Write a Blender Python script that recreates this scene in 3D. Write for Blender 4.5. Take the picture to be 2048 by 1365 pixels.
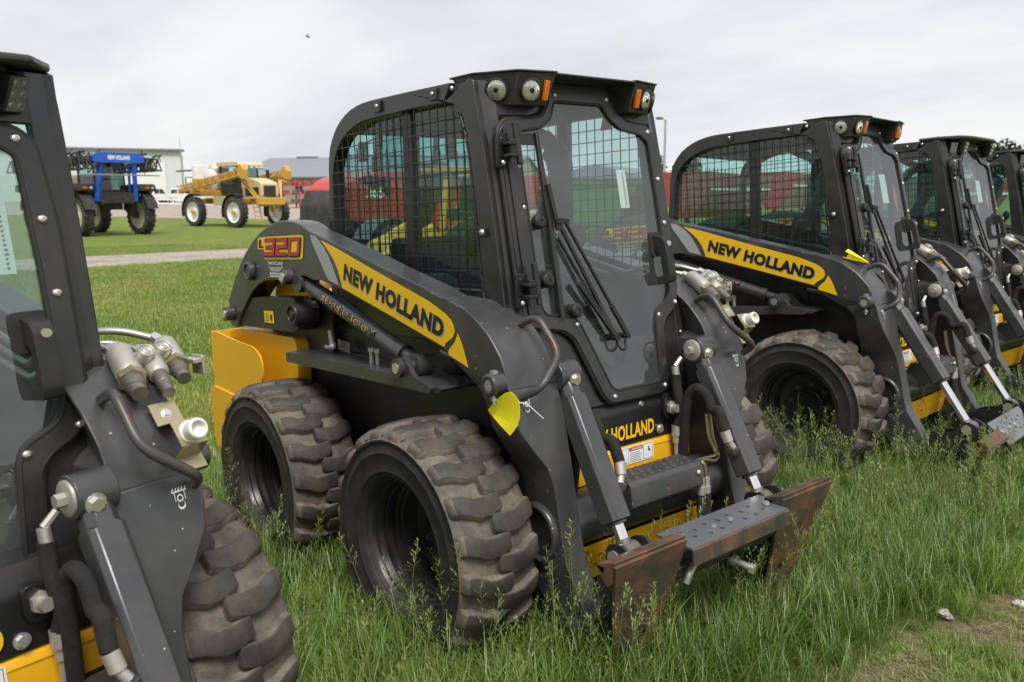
import bpy, bmesh, math, random
import numpy as np
from mathutils import Vector, Matrix, geometry
random.seed(7)
S = bpy.context.scene
for o in list(bpy.data.objects): bpy.data.objects.remove(o)
COL = S.collection
R = math.radians
# ------------------------------------------------------------------ camera, sky, sun, exposure
CAMP = Vector((2.3804, -2.3354, 1.5716)); FPX = 1747.46
RC = Matrix(((0.64429, 0.76478, 0.0), (-0.12713, 0.10710, 0.98609), (-0.75414, 0.63533, -0.16622)))   # rows: right, up, forward
cd = bpy.data.cameras.new('camera'); cam = bpy.data.objects.new('camera', cd); COL.objects.link(cam)
cd.sensor_width = 36.0; cd.lens = FPX / 2048 * 36.0; cd.clip_start = 0.05; cd.clip_end = 4000
cam.matrix_world = Matrix(((RC[0][0], RC[1][0], -RC[2][0], CAMP.x), (RC[0][1], RC[1][1], -RC[2][1], CAMP.y), (RC[0][2], RC[1][2], -RC[2][2], CAMP.z), (0, 0, 0, 1)))
cd.dof.use_dof = True; cd.dof.focus_distance = 3.0; cd.dof.aperture_fstop = 6.3
S.camera = cam
SUN_EL, SUN_AZ = 58.0, -25.0          # sun behind thin cloud, to the camera's right rear
W = bpy.data.worlds.new('World'); S.world = W; W.use_nodes = True
nt = W.node_tree; nt.nodes.clear()
def wn(t, **k):
    n = nt.nodes.new(t)
    for a, b in k.items(): setattr(n, a, b)
    return n
sky = wn('ShaderNodeTexSky', sky_type='NISHITA', sun_disc=False, sun_elevation=R(SUN_EL), sun_rotation=R(90 - SUN_AZ))
sk2 = wn('ShaderNodeVectorMath', operation='SCALE'); sk2.inputs['Scale'].default_value = 0.10
nt.links.new(sky.outputs[0], sk2.inputs[0])
tc = wn('ShaderNodeTexCoord'); sp = wn('ShaderNodeSeparateXYZ'); nt.links.new(tc.outputs['Generated'], sp.inputs[0])
ab = wn('ShaderNodeMath', operation='ABSOLUTE'); nt.links.new(sp.outputs['Z'], ab.inputs[0])
ad = wn('ShaderNodeMath', operation='ADD'); ad.inputs[1].default_value = 0.17; nt.links.new(ab.outputs[0], ad.inputs[0])
dv = wn('ShaderNodeVectorMath', operation='DIVIDE'); nt.links.new(tc.outputs['Generated'], dv.inputs[0])
cb = wn('ShaderNodeCombineXYZ')
for i in range(3): nt.links.new(ad.outputs[0], cb.inputs[i])
nt.links.new(cb.outputs[0], dv.inputs[1])
def noise(scale, det, rough, dist=0.0, off=(0, 0, 0)):
    m = wn('ShaderNodeMapping'); m.inputs['Location'].default_value = off; m.inputs['Rotation'].default_value = (0, 0, R(-40)); m.inputs['Scale'].default_value = (0.55, 1.0, 0.25)
    nt.links.new(dv.outputs[0], m.inputs[0])
    n = wn('ShaderNodeTexNoise'); n.inputs['Scale'].default_value = scale; n.inputs['Detail'].default_value = det; n.inputs['Roughness'].default_value = rough; n.inputs['Distortion'].default_value = dist
    nt.links.new(m.outputs[0], n.inputs['Vector']); return n
n1 = noise(0.75, 7, 0.52, 0.35, (3.1, 1.7, 0)); n2 = noise(1.7, 6, 0.5, 0.2, (8.3, 4.4, 2))
r1 = wn('ShaderNodeValToRGB'); r1.color_ramp.elements[0].position = 0.36; r1.color_ramp.elements[1].position = 0.56
r1.color_ramp.elements[0].color = (0.80, 0.815, 0.865, 1); r1.color_ramp.elements[1].color = (1.0, 1.0, 1.0, 1)
nt.links.new(n1.outputs['Fac'], r1.inputs[0])
r2 = wn('ShaderNodeValToRGB'); r2.color_ramp.elements[0].position = 0.3; r2.color_ramp.elements[1].position = 0.62
r2.color_ramp.elements[0].color = (0.86, 0.87, 0.89, 1); r2.color_ramp.elements[1].color = (1.0, 1.0, 1.0, 1)
nt.links.new(n2.outputs['Fac'], r2.inputs[0])
mu = wn('ShaderNodeMix', data_type='RGBA', blend_type='MULTIPLY'); mu.inputs[0].default_value = 1.0
nt.links.new(r1.outputs[0], mu.inputs[6]); nt.links.new(r2.outputs[0], mu.inputs[7])
cv = wn('ShaderNodeMix', data_type='RGBA'); cv.inputs[0].default_value = 0.94
nt.links.new(sk2.outputs[0], cv.inputs[6]); nt.links.new(mu.outputs[2], cv.inputs[7])
bg = wn('ShaderNodeBackground'); bg.inputs['Strength'].default_value = 0.62
nt.links.new(cv.outputs[2], bg.inputs['Color'])
wo = wn('ShaderNodeOutputWorld'); nt.links.new(bg.outputs[0], wo.inputs['Surface'])
sl = bpy.data.lights.new('sun', 'SUN'); sl.energy = 2.3; sl.angle = R(24); sl.color = (1.0, 0.965, 0.91)
so = bpy.data.objects.new('sun', sl); COL.objects.link(so)
sd = Vector((math.cos(R(SUN_EL)) * math.cos(R(SUN_AZ)), math.cos(R(SUN_EL)) * math.sin(R(SUN_AZ)), math.sin(R(SUN_EL))))
so.rotation_euler = sd.to_track_quat('Z', 'Y').to_euler(); so.location = (0, 0, 30)
vs = S.view_settings; vs.view_transform = 'Standard'; vs.look = 'None'; vs.gamma = 1.0; vs.exposure = 0.66; vs.use_curve_mapping = False
S.render.engine = 'CYCLES'
# ------------------------------------------------------------------ terrain
def sstep(a, b, x):
    t = np.clip((x - a) / (b - a), 0, 1); return t * t * (3 - 2 * t)
FR = np.array([0, 9, 20, 38, 54, 75, 105, 150, 260, 2500.]); FZ = np.array([-.12, -.15, -.21, -.31, -.36, -.12, .28, .42, .45, .45])
_d = np.linspace(0, 2500, 5001); _z = np.interp(_d, FR, FZ); _k = np.ones(15) / 15; _zs = np.convolve(np.pad(_z, 7, mode='edge'), _k, 'valid')
def gz(x, y):
    x = np.asarray(x, float); y = np.asarray(y, float)
    near = 0.045 * np.clip(x, -3.5, 3.2) - 0.012
    near = near + 0.03 * np.clip(y + 0.8, -1.4, 0) - 0.02 * sstep(1.0, 2.2, y) * sstep(0.3, -1.0, x)
    r = np.hypot(x, y)
    far = np.interp(r, _d, _zs)
    w = sstep(4.0, 12.0, r)
    return near * (1 - w) + far * w
def wray(u, v=388.0):
    a = Vector(((u - 1024) / FPX, -(v - 682.5) / FPX, 1.0))
    return RC.transposed() @ a
def at(u, depth, z=None):              # ground point seen in picture column u, at a depth in metres
    d = wray(u); d.z = 0; k = depth / (d.x * RC[2][0] + d.y * RC[2][1]) * math.hypot(RC[2][0], RC[2][1])
    p = CAMP + d * k
    return Vector((p.x, p.y, float(gz(p.x, p.y)) if z is None else z))
# ------------------------------------------------------------------ materials
MATS = {}
def new_mat(name):
    m = bpy.data.materials.new(name); m.use_nodes = True; m.node_tree.nodes.clear(); MATS[name] = m
    t = m.node_tree; N = t.nodes; L = t.links
    out = N.new('ShaderNodeOutputMaterial')
    return m, t, N, L, out
def rgba(c): return (c[0], c[1], c[2], 1)
def paint(name, base, rough=0.4, metal=0.0, coat=0.0, var=0.12, dust=0.15, dustcol=(0.22, 0.19, 0.15), speck=0.0, rust=0.0, bump=0.02, scale=6.0, spec=0.5, ior=1.5):
    m, t, N, L, out = new_mat(name)
    p = N.new('ShaderNodeBsdfPrincipled'); L.new(p.outputs[0], out.inputs[0])
    tc = N.new('ShaderNodeTexCoord')
    n1 = N.new('ShaderNodeTexNoise'); n1.inputs['Scale'].default_value = scale; n1.inputs['Detail'].default_value = 8; n1.inputs['Roughness'].default_value = 0.62; L.new(tc.outputs['Object'], n1.inputs['Vector'])
    n2 = N.new('ShaderNodeTexNoise'); n2.inputs['Scale'].default_value = scale * 9; n2.inputs['Detail'].default_value = 5; L.new(tc.outputs['Object'], n2.inputs['Vector'])
    hs = N.new('ShaderNodeMix'); hs.data_type = 'RGBA'; hs.inputs[6].default_value = rgba([c * (1 - var) for c in base]); hs.inputs[7].default_value = rgba([min(1, c * (1 + var)) for c in base]); L.new(n1.outputs['Fac'], hs.inputs[0])
    cur = hs.outputs[2]
    def layer(cur, fac_socket, col):
        x = N.new('ShaderNodeMix'); x.data_type = 'RGBA'; L.new(fac_socket, x.inputs[0]); L.new(cur, x.inputs[6]); x.inputs[7].default_value = rgba(col); return x.outputs[2]
    if dust > 0:
        mr = N.new('ShaderNodeMapRange'); mr.inputs[1].default_value = 0.42; mr.inputs[2].default_value = 0.76; mr.inputs[4].default_value = dust; L.new(n1.outputs['Fac'], mr.inputs[0])
        cur = layer(cur, mr.outputs[0], dustcol)
    if speck > 0:
        vo = N.new('ShaderNodeTexVoronoi'); vo.inputs['Scale'].default_value = 34; L.new(tc.outputs['Object'], vo.inputs['Vector'])
        wv = N.new('ShaderNodeTexNoise'); wv.inputs['Scale'].default_value = 12; L.new(tc.outputs['Object'], wv.inputs['Vector'])
        th = N.new('ShaderNodeMath'); th.operation = 'MULTIPLY'; th.inputs[1].default_value = 0.19 * speck; L.new(wv.outputs['Fac'], th.inputs[0])
        lt = N.new('ShaderNodeMath'); lt.operation = 'LESS_THAN'; L.new(vo.outputs['Distance'], lt.inputs[0]); L.new(th.outputs[0], lt.inputs[1])
        sel = N.new('ShaderNodeMath'); sel.operation = 'GREATER_THAN'; sel.inputs[1].default_value = 0.55
        sx = N.new('ShaderNodeSeparateColor'); L.new(vo.outputs['Color'], sx.inputs[0]); L.new(sx.outputs[0], sel.inputs[0])
        mm = N.new('ShaderNodeMath'); mm.operation = 'MULTIPLY'; L.new(lt.outputs[0], mm.inputs[0]); L.new(sel.outputs[0], mm.inputs[1])
        m2 = N.new('ShaderNodeMath'); m2.operation = 'MULTIPLY'; m2.inputs[1].default_value = 0.8; L.new(mm.outputs[0], m2.inputs[0])
        cur = layer(cur, m2.outputs[0], (0.45, 0.40, 0.33))
    if rust > 0:
        n3 = N.new('ShaderNodeTexNoise'); n3.inputs['Scale'].default_value = 17; n3.inputs['Detail'].default_value = 9; n3.inputs['Roughness'].default_value = 0.7; L.new(tc.outputs['Object'], n3.inputs['Vector'])
        mr = N.new('ShaderNodeMapRange'); mr.inputs[1].default_value = 0.66 - 0.12 * rust; mr.inputs[2].default_value = 0.76 - 0.12 * rust; mr.inputs[4].default_value = 0.9; L.new(n3.outputs['Fac'], mr.inputs[0])
        cur = layer(cur, mr.outputs[0], (0.16, 0.06, 0.025))
    L.new(cur, p.inputs['Base Color'])
    rr = N.new('ShaderNodeMapRange'); rr.inputs[3].default_value = max(0.02, rough - 0.10); rr.inputs[4].default_value = min(1, rough + 0.16); L.new(n1.outputs['Fac'], rr.inputs[0]); L.new(rr.outputs[0], p.inputs['Roughness'])
    p.inputs['Metallic'].default_value = metal; p.inputs['Coat Weight'].default_value = coat; p.inputs['Coat Roughness'].default_value = 0.12
    p.inputs['Specular IOR Level'].default_value = spec
    if bump > 0:
        b = N.new('ShaderNodeBump'); b.inputs['Strength'].default_value = bump * 5; b.inputs['Distance'].default_value = 0.002; L.new(n2.outputs['Fac'], b.inputs['Height']); L.new(b.outputs[0], p.inputs['Normal'])
    return m
paint('arm_paint', (0.038, 0.039, 0.042), 0.31, speck=0.85, rust=0.3, dust=0.12, var=0.2, spec=0.75)
paint('black_paint', (0.012, 0.012, 0.013), 0.36, dust=0.10, speck=0.25)
paint('cab_paint', (0.016, 0.016, 0.017), 0.30, dust=0.10, speck=0.2, spec=0.6)
paint('black_rubber', (0.010, 0.010, 0.010), 0.62, dust=0.10)
paint('visor_paint', (0.030, 0.029, 0.028), 0.42, dust=0.10)
paint('hose_sleeve', (0.008, 0.008, 0.009), 0.85, dust=0.08, bump=0.2, scale=30)
paint('yellow_paint', (0.80, 0.42, 0.010), 0.34, dust=0.14, rust=0.12, coat=0.25, var=0.06, dustcol=(0.45, 0.26, 0.06))
paint('decal_yellow', (0.84, 0.50, 0.010), 0.32, dust=0.0, var=0.03, bump=0.0)
paint('decal_silver', (0.36, 0.37, 0.39), 0.35, metal=0.2, dust=0.0, var=0.05, bump=0)
paint('decal_black', (0.008, 0.008, 0.008), 0.4, dust=0.0, var=0.05, bump=0)
paint('decal_red', (0.42, 0.022, 0.016), 0.35, dust=0.0, var=0.10, bump=0)
paint('decal_white', (0.80, 0.80, 0.79), 0.45, dust=0.0, var=0.04, bump=0)
paint('decal_gold', (0.75, 0.50, 0.14), 0.35, dust=0.0, var=0.05, bump=0)
paint('tag_yellow', (0.90, 0.80, 0.012), 0.5, dust=0.0, var=0.05, bump=0.05)
paint('paper', (0.70, 0.72, 0.70), 0.7, dust=0.0, var=0.05, bump=0)
paint('tinted_paper', (0.50, 0.66, 0.60), 0.7, dust=0.0, var=0.05, bump=0)
paint('zinc', (0.50, 0.49, 0.44), 0.46, metal=0.7, dust=0.25, dustcol=(0.35, 0.29, 0.2), var=0.15)
paint('brass_zinc', (0.50, 0.44, 0.27), 0.38, metal=0.9, dust=0.2, dustcol=(0.3, 0.25, 0.15), var=0.15)
paint('bolt_steel', (0.72, 0.71, 0.69), 0.28, metal=0.8, dust=0.2, var=0.1)
paint('chrome', (0.88, 0.88, 0.88), 0.07, metal=1.0, dust=0.0, var=0.02, bump=0)
paint('steel_tube', (0.42, 0.42, 0.38), 0.36, metal=0.75, dust=0.3, var=0.15)
paint('old_steel', (0.22, 0.21, 0.19), 0.42, metal=0.7, dust=0.4, dustcol=(0.16, 0.10, 0.06), rust=0.6, var=0.2)
paint('step_steel', (0.20, 0.21, 0.225), 0.36, metal=0.55, dust=0.3, dustcol=(0.2, 0.16, 0.12), rust=0.3, var=0.15)
paint('handle_steel', (0.052, 0.051, 0.050), 0.38, metal=0.2, dust=0.2, rust=0.75, speck=0.3)
paint('seat_grey', (0.028, 0.031, 0.033), 0.7, dust=0.1)
paint('interior', (0.022, 0.024, 0.025), 0.6, dust=0.15)
paint('orange_lens', (0.62, 0.13, 0.008), 0.14, coat=0.5, dust=0.0, var=0.1)
paint('led_lens', (0.22, 0.22, 0.22), 0.12, metal=0.3, coat=0.6, dust=0.0, var=0.3, scale=60)
paint('red_paint', (0.45, 0.020, 0.014), 0.36, dust=0.15, coat=0.3)
paint('faded_red', (0.33, 0.055, 0.040), 0.55, dust=0.3)
paint('green_paint', (0.035, 0.16, 0.030), 0.4, dust=0.15)
paint('blue_paint', (0.008, 0.085, 0.50), 0.32, dust=0.05, coat=0.4)
paint('gold_paint', (0.62, 0.34, 0.05), 0.42, dust=0.3, rust=0.3, dustcol=(0.3, 0.2, 0.1))
paint('cream_paint', (0.62, 0.50, 0.28), 0.42, dust=0.15)
paint('wheel_cream', (0.66, 0.62, 0.50), 0.5, dust=0.3, dustcol=(0.35, 0.28, 0.18))
paint('white_paint', (0.78, 0.78, 0.77), 0.4, dust=0.12)
paint('poly_white', (0.72, 0.71, 0.66), 0.5, dust=0.2)
paint('far_black', (0.020, 0.020, 0.021), 0.5, dust=0.2)
paint('grey_plastic', (0.13, 0.13, 0.14), 0.5, dust=0.2)
paint('beige_panel', (0.36, 0.31, 0.24), 0.6, dust=0.2)
paint('galvanised', (0.42, 0.43, 0.44), 0.45, metal=0.4, dust=0.15)
paint('shed_wall', (0.64, 0.66, 0.68), 0.5, dust=0.1, var=0.05, scale=0.3)
paint('shed_roof', (0.20, 0.22, 0.26), 0.5, dust=0.1, var=0.08, scale=0.3)
paint('stone_pale', (0.52, 0.49, 0.44), 0.8, dust=0.2, bump=0.3)
paint('bird_grey', (0.06, 0.06, 0.06), 0.8, dust=0)
paint('bark', (0.10, 0.08, 0.06), 0.9, dust=0.2, bump=0.3)
paint('rim_black', (0.014, 0.014, 0.015), 0.34, dust=0.18, spec=0.6)
# lens of the round work lamps
m, t, N, L, out = new_mat('lamp_lens')
p = N.new('ShaderNodeBsdfPrincipled'); L.new(p.outputs[0], out.inputs[0])
tcc = N.new('ShaderNodeTexCoord'); mp = N.new('ShaderNodeMapping'); mp.inputs['Scale'].default_value = (48, 48, 48); L.new(tcc.outputs['Object'], mp.inputs[0])
br = N.new('ShaderNodeTexBrick'); br.inputs['Color1'].default_value = (0.72, 0.72, 0.68, 1); br.inputs['Color2'].default_value = (0.55, 0.55, 0.53, 1); br.inputs['Mortar'].default_value = (0.12, 0.12, 0.115, 1); br.inputs['Scale'].default_value = 1.2
cm = N.new('ShaderNodeCombineXYZ'); sx = N.new('ShaderNodeSeparateXYZ'); L.new(mp.outputs[0], sx.inputs[0]); L.new(sx.outputs[1], cm.inputs[0]); L.new(sx.outputs[2], cm.inputs[1]); L.new(cm.outputs[0], br.inputs['Vector'])
L.new(br.outputs[0], p.inputs['Base Color']); p.inputs['Metallic'].default_value = 0.7; p.inputs['Roughness'].default_value = 0.18; p.inputs['Coat Weight'].default_value = 1.0; p.inputs['Coat Roughness'].default_value = 0.03
bb = N.new('ShaderNodeBump'); bb.inputs['Strength'].default_value = 0.6; bb.inputs['Distance'].default_value = 0.004; L.new(br.outputs[1], bb.inputs['Height']); L.new(bb.outputs[0], p.inputs['Normal'])
# rusty plate
m, t, N, L, out = new_mat('rust_plate')
p = N.new('ShaderNodeBsdfPrincipled'); L.new(p.outputs[0], out.inputs[0]); tcc = N.new('ShaderNodeTexCoord')
n1 = N.new('ShaderNodeTexNoise'); n1.inputs['Scale'].default_value = 7; n1.inputs['Detail'].default_value = 10; n1.inputs['Roughness'].default_value = 0.68; n1.inputs['Distortion'].default_value = 0.8; L.new(tcc.outputs['Object'], n1.inputs['Vector'])
n2 = N.new('ShaderNodeTexNoise'); n2.inputs['Scale'].default_value = 60; n2.inputs['Detail'].default_value = 6; L.new(tcc.outputs['Object'], n2.inputs['Vector'])
cr = N.new('ShaderNodeValToRGB'); e = cr.color_ramp.elements
e[0].position = 0.33; e[0].color = (0.050, 0.052, 0.048, 1); e[1].position = 0.72; e[1].color = (0.30, 0.15, 0.075, 1)
for pos, c in ((0.44, (0.085, 0.070, 0.055, 1)), (0.54, (0.135, 0.078, 0.048, 1)), (0.64, (0.20, 0.105, 0.058, 1))):
    x = e.new(pos); x.color = c
L.new(n1.outputs['Fac'], cr.inputs[0]); L.new(cr.outputs[0], p.inputs['Base Color'])
mr = N.new('ShaderNodeMapRange'); mr.inputs[1].default_value = 0.35; mr.inputs[2].default_value = 0.6; mr.inputs[3].default_value = 0.3; mr.inputs[4].default_value = 0.72; L.new(n1.outputs['Fac'], mr.inputs[0]); L.new(mr.outputs[0], p.inputs['Roughness'])
p.inputs['Metallic'].default_value = 0.35
b = N.new('ShaderNodeBump'); b.inputs['Strength'].default_value = 0.35; b.inputs['Distance'].default_value = 0.002; L.new(n2.outputs['Fac'], b.inputs['Height']); L.new(b.outputs[0], p.inputs['Normal'])
# tyre rubber with dried soil
def rubber(name, base, soil, amount, scale=11):
    m, t, N, L, out = new_mat(name)
    p = N.new('ShaderNodeBsdfPrincipled'); L.new(p.outputs[0], out.inputs[0]); tcc = N.new('ShaderNodeTexCoord')
    n1 = N.new('ShaderNodeTexNoise'); n1.inputs['Scale'].default_value = scale; n1.inputs['Detail'].default_value = 9; n1.inputs['Roughness'].default_value = 0.7; L.new(tcc.outputs['Object'], n1.inputs['Vector'])
    n2 = N.new('ShaderNodeTexNoise'); n2.inputs['Scale'].default_value = scale * 9; n2.inputs['Detail'].default_value = 6; L.new(tcc.outputs['Object'], n2.inputs['Vector'])
    mr = N.new('ShaderNodeMapRange'); mr.inputs[1].default_value = 0.40; mr.inputs[2].default_value = 0.68; mr.inputs[3].default_value = amount * 0.15; mr.inputs[4].default_value = amount; L.new(n1.outputs['Fac'], mr.inputs[0])
    mx = N.new('ShaderNodeMix'); mx.data_type = 'RGBA'; L.new(mr.outputs[0], mx.inputs[0]); mx.inputs[6].default_value = rgba(base); mx.inputs[7].default_value = rgba(soil); L.new(mx.outputs[2], p.inputs['Base Color'])
    p.inputs['Roughness'].default_value = 0.66; p.inputs['Specular IOR Level'].default_value = 0.4
    b = N.new('ShaderNodeBump'); b.inputs['Strength'].default_value = 0.3; b.inputs['Distance'].default_value = 0.003; L.new(n2.outputs['Fac'], b.inputs['Height']); L.new(b.outputs[0], p.inputs['Normal'])
rubber('tyre_tread', (0.028, 0.027, 0.026), (0.125, 0.10, 0.078), 0.6)
rubber('tyre_groove', (0.05, 0.045, 0.04), (0.20, 0.165, 0.125), 0.95)
rubber('tyre_side', (0.014, 0.014, 0.014), (0.12, 0.10, 0.08), 0.35)
rubber('far_tyre', (0.030, 0.029, 0.028), (0.13, 0.11, 0.085), 0.6, 3)
# glass (thin sheet: tinted see-through plus fresnel gloss, a little dust)
def glass(name, tint, dust, dcol=(0.55, 0.57, 0.58), rough=0.02, f0=0.08):
    m, t, N, L, out = new_mat(name)
    tr = N.new('ShaderNodeBsdfTransparent'); tr.inputs[0].default_value = rgba(tint)
    gl = N.new('ShaderNodeBsdfGlossy'); gl.inputs['Roughness'].default_value = rough
    lw = N.new('ShaderNodeLayerWeight'); pw = N.new('ShaderNodeMath'); pw.operation = 'POWER'; pw.inputs[1].default_value = 5.0; L.new(lw.outputs['Facing'], pw.inputs[0])
    fr = N.new('ShaderNodeMapRange'); fr.inputs[3].default_value = f0; fr.inputs[4].default_value = 1.0; L.new(pw.outputs[0], fr.inputs[0])
    m1 = N.new('ShaderNodeMixShader'); L.new(fr.outputs[0], m1.inputs[0]); L.new(tr.outputs[0], m1.inputs[1]); L.new(gl.outputs[0], m1.inputs[2])
    df = N.new('ShaderNodeBsdfDiffuse'); df.inputs[0].default_value = rgba(dcol)
    tcc = N.new('ShaderNodeTexCoord'); n1 = N.new('ShaderNodeTexNoise'); n1.inputs['Scale'].default_value = 3.5; n1.inputs['Detail'].default_value = 6; L.new(tcc.outputs['Object'], n1.inputs['Vector'])
    mr = N.new('ShaderNodeMapRange'); mr.inputs[1].default_value = 0.3; mr.inputs[2].default_value = 0.75; mr.inputs[3].default_value = dust * 0.4; mr.inputs[4].default_value = dust * 1.5; L.new(n1.outputs['Fac'], mr.inputs[0])
    m2 = N.new('ShaderNodeMixShader'); L.new(mr.outputs[0], m2.inputs[0]); L.new(m1.outputs[0], m2.inputs[1]); L.new(df.outputs[0], m2.inputs[2])
    L.new(m2.outputs[0], out.inputs[0])
glass('side_glass', (0.62, 0.84, 0.80), 0.025)
glass('door_glass', (0.80, 0.87, 0.86), 0.05, f0=0.13)
glass('tractor_glass', (0.45, 0.70, 0.68), 0.05)
glass('dark_glass', (0.22, 0.27, 0.27), 0.03)
# ------------------------------------------------------------------ mesh helpers
class MB:
    def __init__(s): s.v = []; s.f = []
    def add(s, vs, fs):
        o = len(s.v); s.v += [tuple(map(float, a)) for a in vs]; s.f += [tuple(i + o for i in q) for q in fs]; return s
    def box(s, c, d, rot=None):
        x, y, z = d[0] / 2, d[1] / 2, d[2] / 2
        vs = [Vector((a, b, e)) for a in (-x, x) for b in (-y, y) for e in (-z, z)]
        if rot is not None: vs = [rot @ a for a in vs]
        vs = [a + Vector(c) for a in vs]
        return s.add(vs, [(0, 1, 3, 2), (4, 6, 7, 5), (0, 4, 5, 1), (2, 3, 7, 6), (0, 2, 6, 4), (1, 5, 7, 3)])
    def bar(s, a, b, w, h, up=(0, 0, 1)):                 # box-section bar from a to b
        a, b = Vector(a), Vector(b); d = (b - a).normalized(); up = Vector(up)
        r = d.cross(up)
        if r.length < 1e-4: r = d.cross(Vector((1, 0, 0)))
        r.normalize(); u = r.cross(d)
        vs = []
        for p in (a, b):
            for i, j in ((-1, -1), (1, -1), (1, 1), (-1, 1)): vs.append(p + r * (i * w / 2) + u * (j * h / 2))
        return s.add(vs, [(3, 2, 1, 0), (4, 5, 6, 7), (0, 1, 5, 4), (1, 2, 6, 5), (2, 3, 7, 6), (3, 0, 4, 7)])
    def tube(s, path, r, n=10, cap=True, sq=0.0):
        P = [Vector(p) for p in path]; k = len(P)
        rs = r if isinstance(r, (list, tuple)) else [r] * k
        T = [(P[min(i + 1, k - 1)] - P[max(i - 1, 0)]).normalized() for i in range(k)]
        up = Vector((0, 0, 1)) if abs(T[0].z) < 0.9 else Vector((1, 0, 0))
        u = T[0].cross(up).normalized(); vs = []; fs = []
        for i in range(k):
            u = (u - T[i] * u.dot(T[i])).normalized(); w = T[i].cross(u)
            for j in range(n):
                a = 2 * math.pi * (j + 0.5) / n; vs.append(P[i] + (u * math.cos(a) + w * math.sin(a)) * rs[i])
        for i in range(k - 1):
            for j in range(n): fs.append((i * n + j, i * n + (j + 1) % n, (i + 1) * n + (j + 1) % n, (i + 1) * n + j))
        if cap: fs.append(tuple(range(n - 1, -1, -1))); fs.append(tuple((k - 1) * n + j for j in range(n)))
        return s.add(vs, fs)
    def cyl(s, a, b, r, n=20, r2=None): return s.tube([a, b], [r, r if r2 is None else r2], n)
    def lathe(s, prof, org, ax, n=48, close=False):       # prof: (radius, distance along axis)
        ax = Vector(ax).normalized(); org = Vector(org)
        u = ax.cross(Vector((0, 0, 1)) if abs(ax.z) < 0.9 else Vector((1, 0, 0))).normalized(); w = ax.cross(u)
        vs = []; fs = []; k = len(prof)
        for rr, h in prof:
            for j in range(n):
                a = 2 * math.pi * j / n; vs.append(org + ax * h + (u * math.cos(a) + w * math.sin(a)) * max(rr, 1e-5))
        for i in range(k - 1 + (1 if close else 0)):
            i2 = (i + 1) % k
            for j in range(n): fs.append((i * n + j, i * n + (j + 1) % n, i2 * n + (j + 1) % n, i2 * n + j))
        return s.add(vs, fs)
    def plate(s, outer, fn, w0, w1, holes=()):            # flat shape with real holes, thickness w0..w1; fn(a, b, w) -> xyz
        loops = [list(outer)] + [list(h) for h in holes]
        flat = [p for l in loops for p in l]
        tris = geometry.tessellate_polygon([[Vector((p[0], p[1], 0)) for p in l] for l in loops])
        n = len(flat)
        vs = [fn(p[0], p[1], w0) for p in flat] + [fn(p[0], p[1], w1) for p in flat]
        fs = [tuple(q) for q in tris] + [tuple(i + n for i in reversed(q)) for q in tris]
        o = 0
        for l in loops:
            k = len(l)
            for i in range(k): fs.append((o + i, o + (i + 1) % k, n + o + (i + 1) % k, n + o + i))
            o += k
        return s.add(vs, fs)
    def sheet(s, outer, fn, w=0.0, holes=()):
        loops = [list(outer)] + [list(h) for h in holes]; flat = [p for l in loops for p in l]
        tris = geometry.tessellate_polygon([[Vector((p[0], p[1], 0)) for p in l] for l in loops])
        return s.add([fn(p[0], p[1], w) for p in flat], [tuple(q) for q in tris])
    def strip(s, A, B, w0, w1, fn):                       # band between two polylines of equal length
        k = len(A); vs = []
        for w in (w0, w1):
            for a, b in zip(A, B): vs += [fn(a[0], a[1], w), fn(b[0], b[1], w)]
        fs = []; o = 2 * k
        for i in range(k - 1):
            a, b, c, d = 2 * i, 2 * i + 1, 2 * i + 3, 2 * i + 2
            fs += [(a, b, c, d), (o + d, o + c, o + b, o + a), (a, d, o + d, o + a), (b, o + b, o + c, c)]
        fs += [(0, o, o + 1, 1), (2 * k - 2, 2 * k - 1, o + 2 * k - 1, o + 2 * k - 2)]
        return s.add(vs, fs)
    def sphere(s, c, r, n=12, sc=(1, 1, 1)):
        c = Vector(c); vs = []; fs = []
        for i in range(n + 1):
            t = math.pi * i / n
            for j in range(2 * n):
                a = math.pi * j / n; vs.append(c + Vector((math.sin(t) * math.cos(a) * sc[0], math.sin(t) * math.sin(a) * sc[1], math.cos(t) * sc[2])) * r)
        for i in range(n):
            for j in range(2 * n): fs.append((i * 2 * n + j, i * 2 * n + (j + 1) % (2 * n), (i + 1) * 2 * n + (j + 1) % (2 * n), (i + 1) * 2 * n + j))
        return s.add(vs, fs)
    def loft(s, secs):                                    # closed rings of equal size, capped
        n = len(secs[0]); vs = [p for r in secs for p in r]; fs = []
        for i in range(len(secs) - 1):
            for j in range(n): fs.append((i * n + j, i * n + (j + 1) % n, (i + 1) * n + (j + 1) % n, (i + 1) * n + j))
        fs += [tuple(range(n - 1, -1, -1)), tuple((len(secs) - 1) * n + j for j in range(n))]
        return s.add(vs, fs)
    def flip(s):
        q = MB(); q.v = [(a, -b, c) for a, b, c in s.v]; q.f = [tuple(reversed(t)) for t in s.f]; return q
    def mesh(s, name, smooth=38, recalc=True, bev=0.0):
        me = bpy.data.meshes.new(name); me.from_pydata(s.v, [], s.f)
        bm = bmesh.new(); bm.from_mesh(me)
        bmesh.ops.remove_doubles(bm, verts=bm.verts, dist=1e-5)
        if recalc: bmesh.ops.recalc_face_normals(bm, faces=bm.faces)
        if bev > 0:
            es = [e for e in bm.edges if len(e.link_faces) == 2 and e.calc_face_angle(0) > R(34)]
            bmesh.ops.bevel(bm, geom=es, offset=bev, segments=1, affect='EDGES', profile=.5)
        for f in bm.faces: f.smooth = smooth > 0
        bm.to_mesh(me); bm.free()
        if smooth > 0: me.set_sharp_from_angle(angle=R(smooth))
        me.validate(); return me
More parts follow.
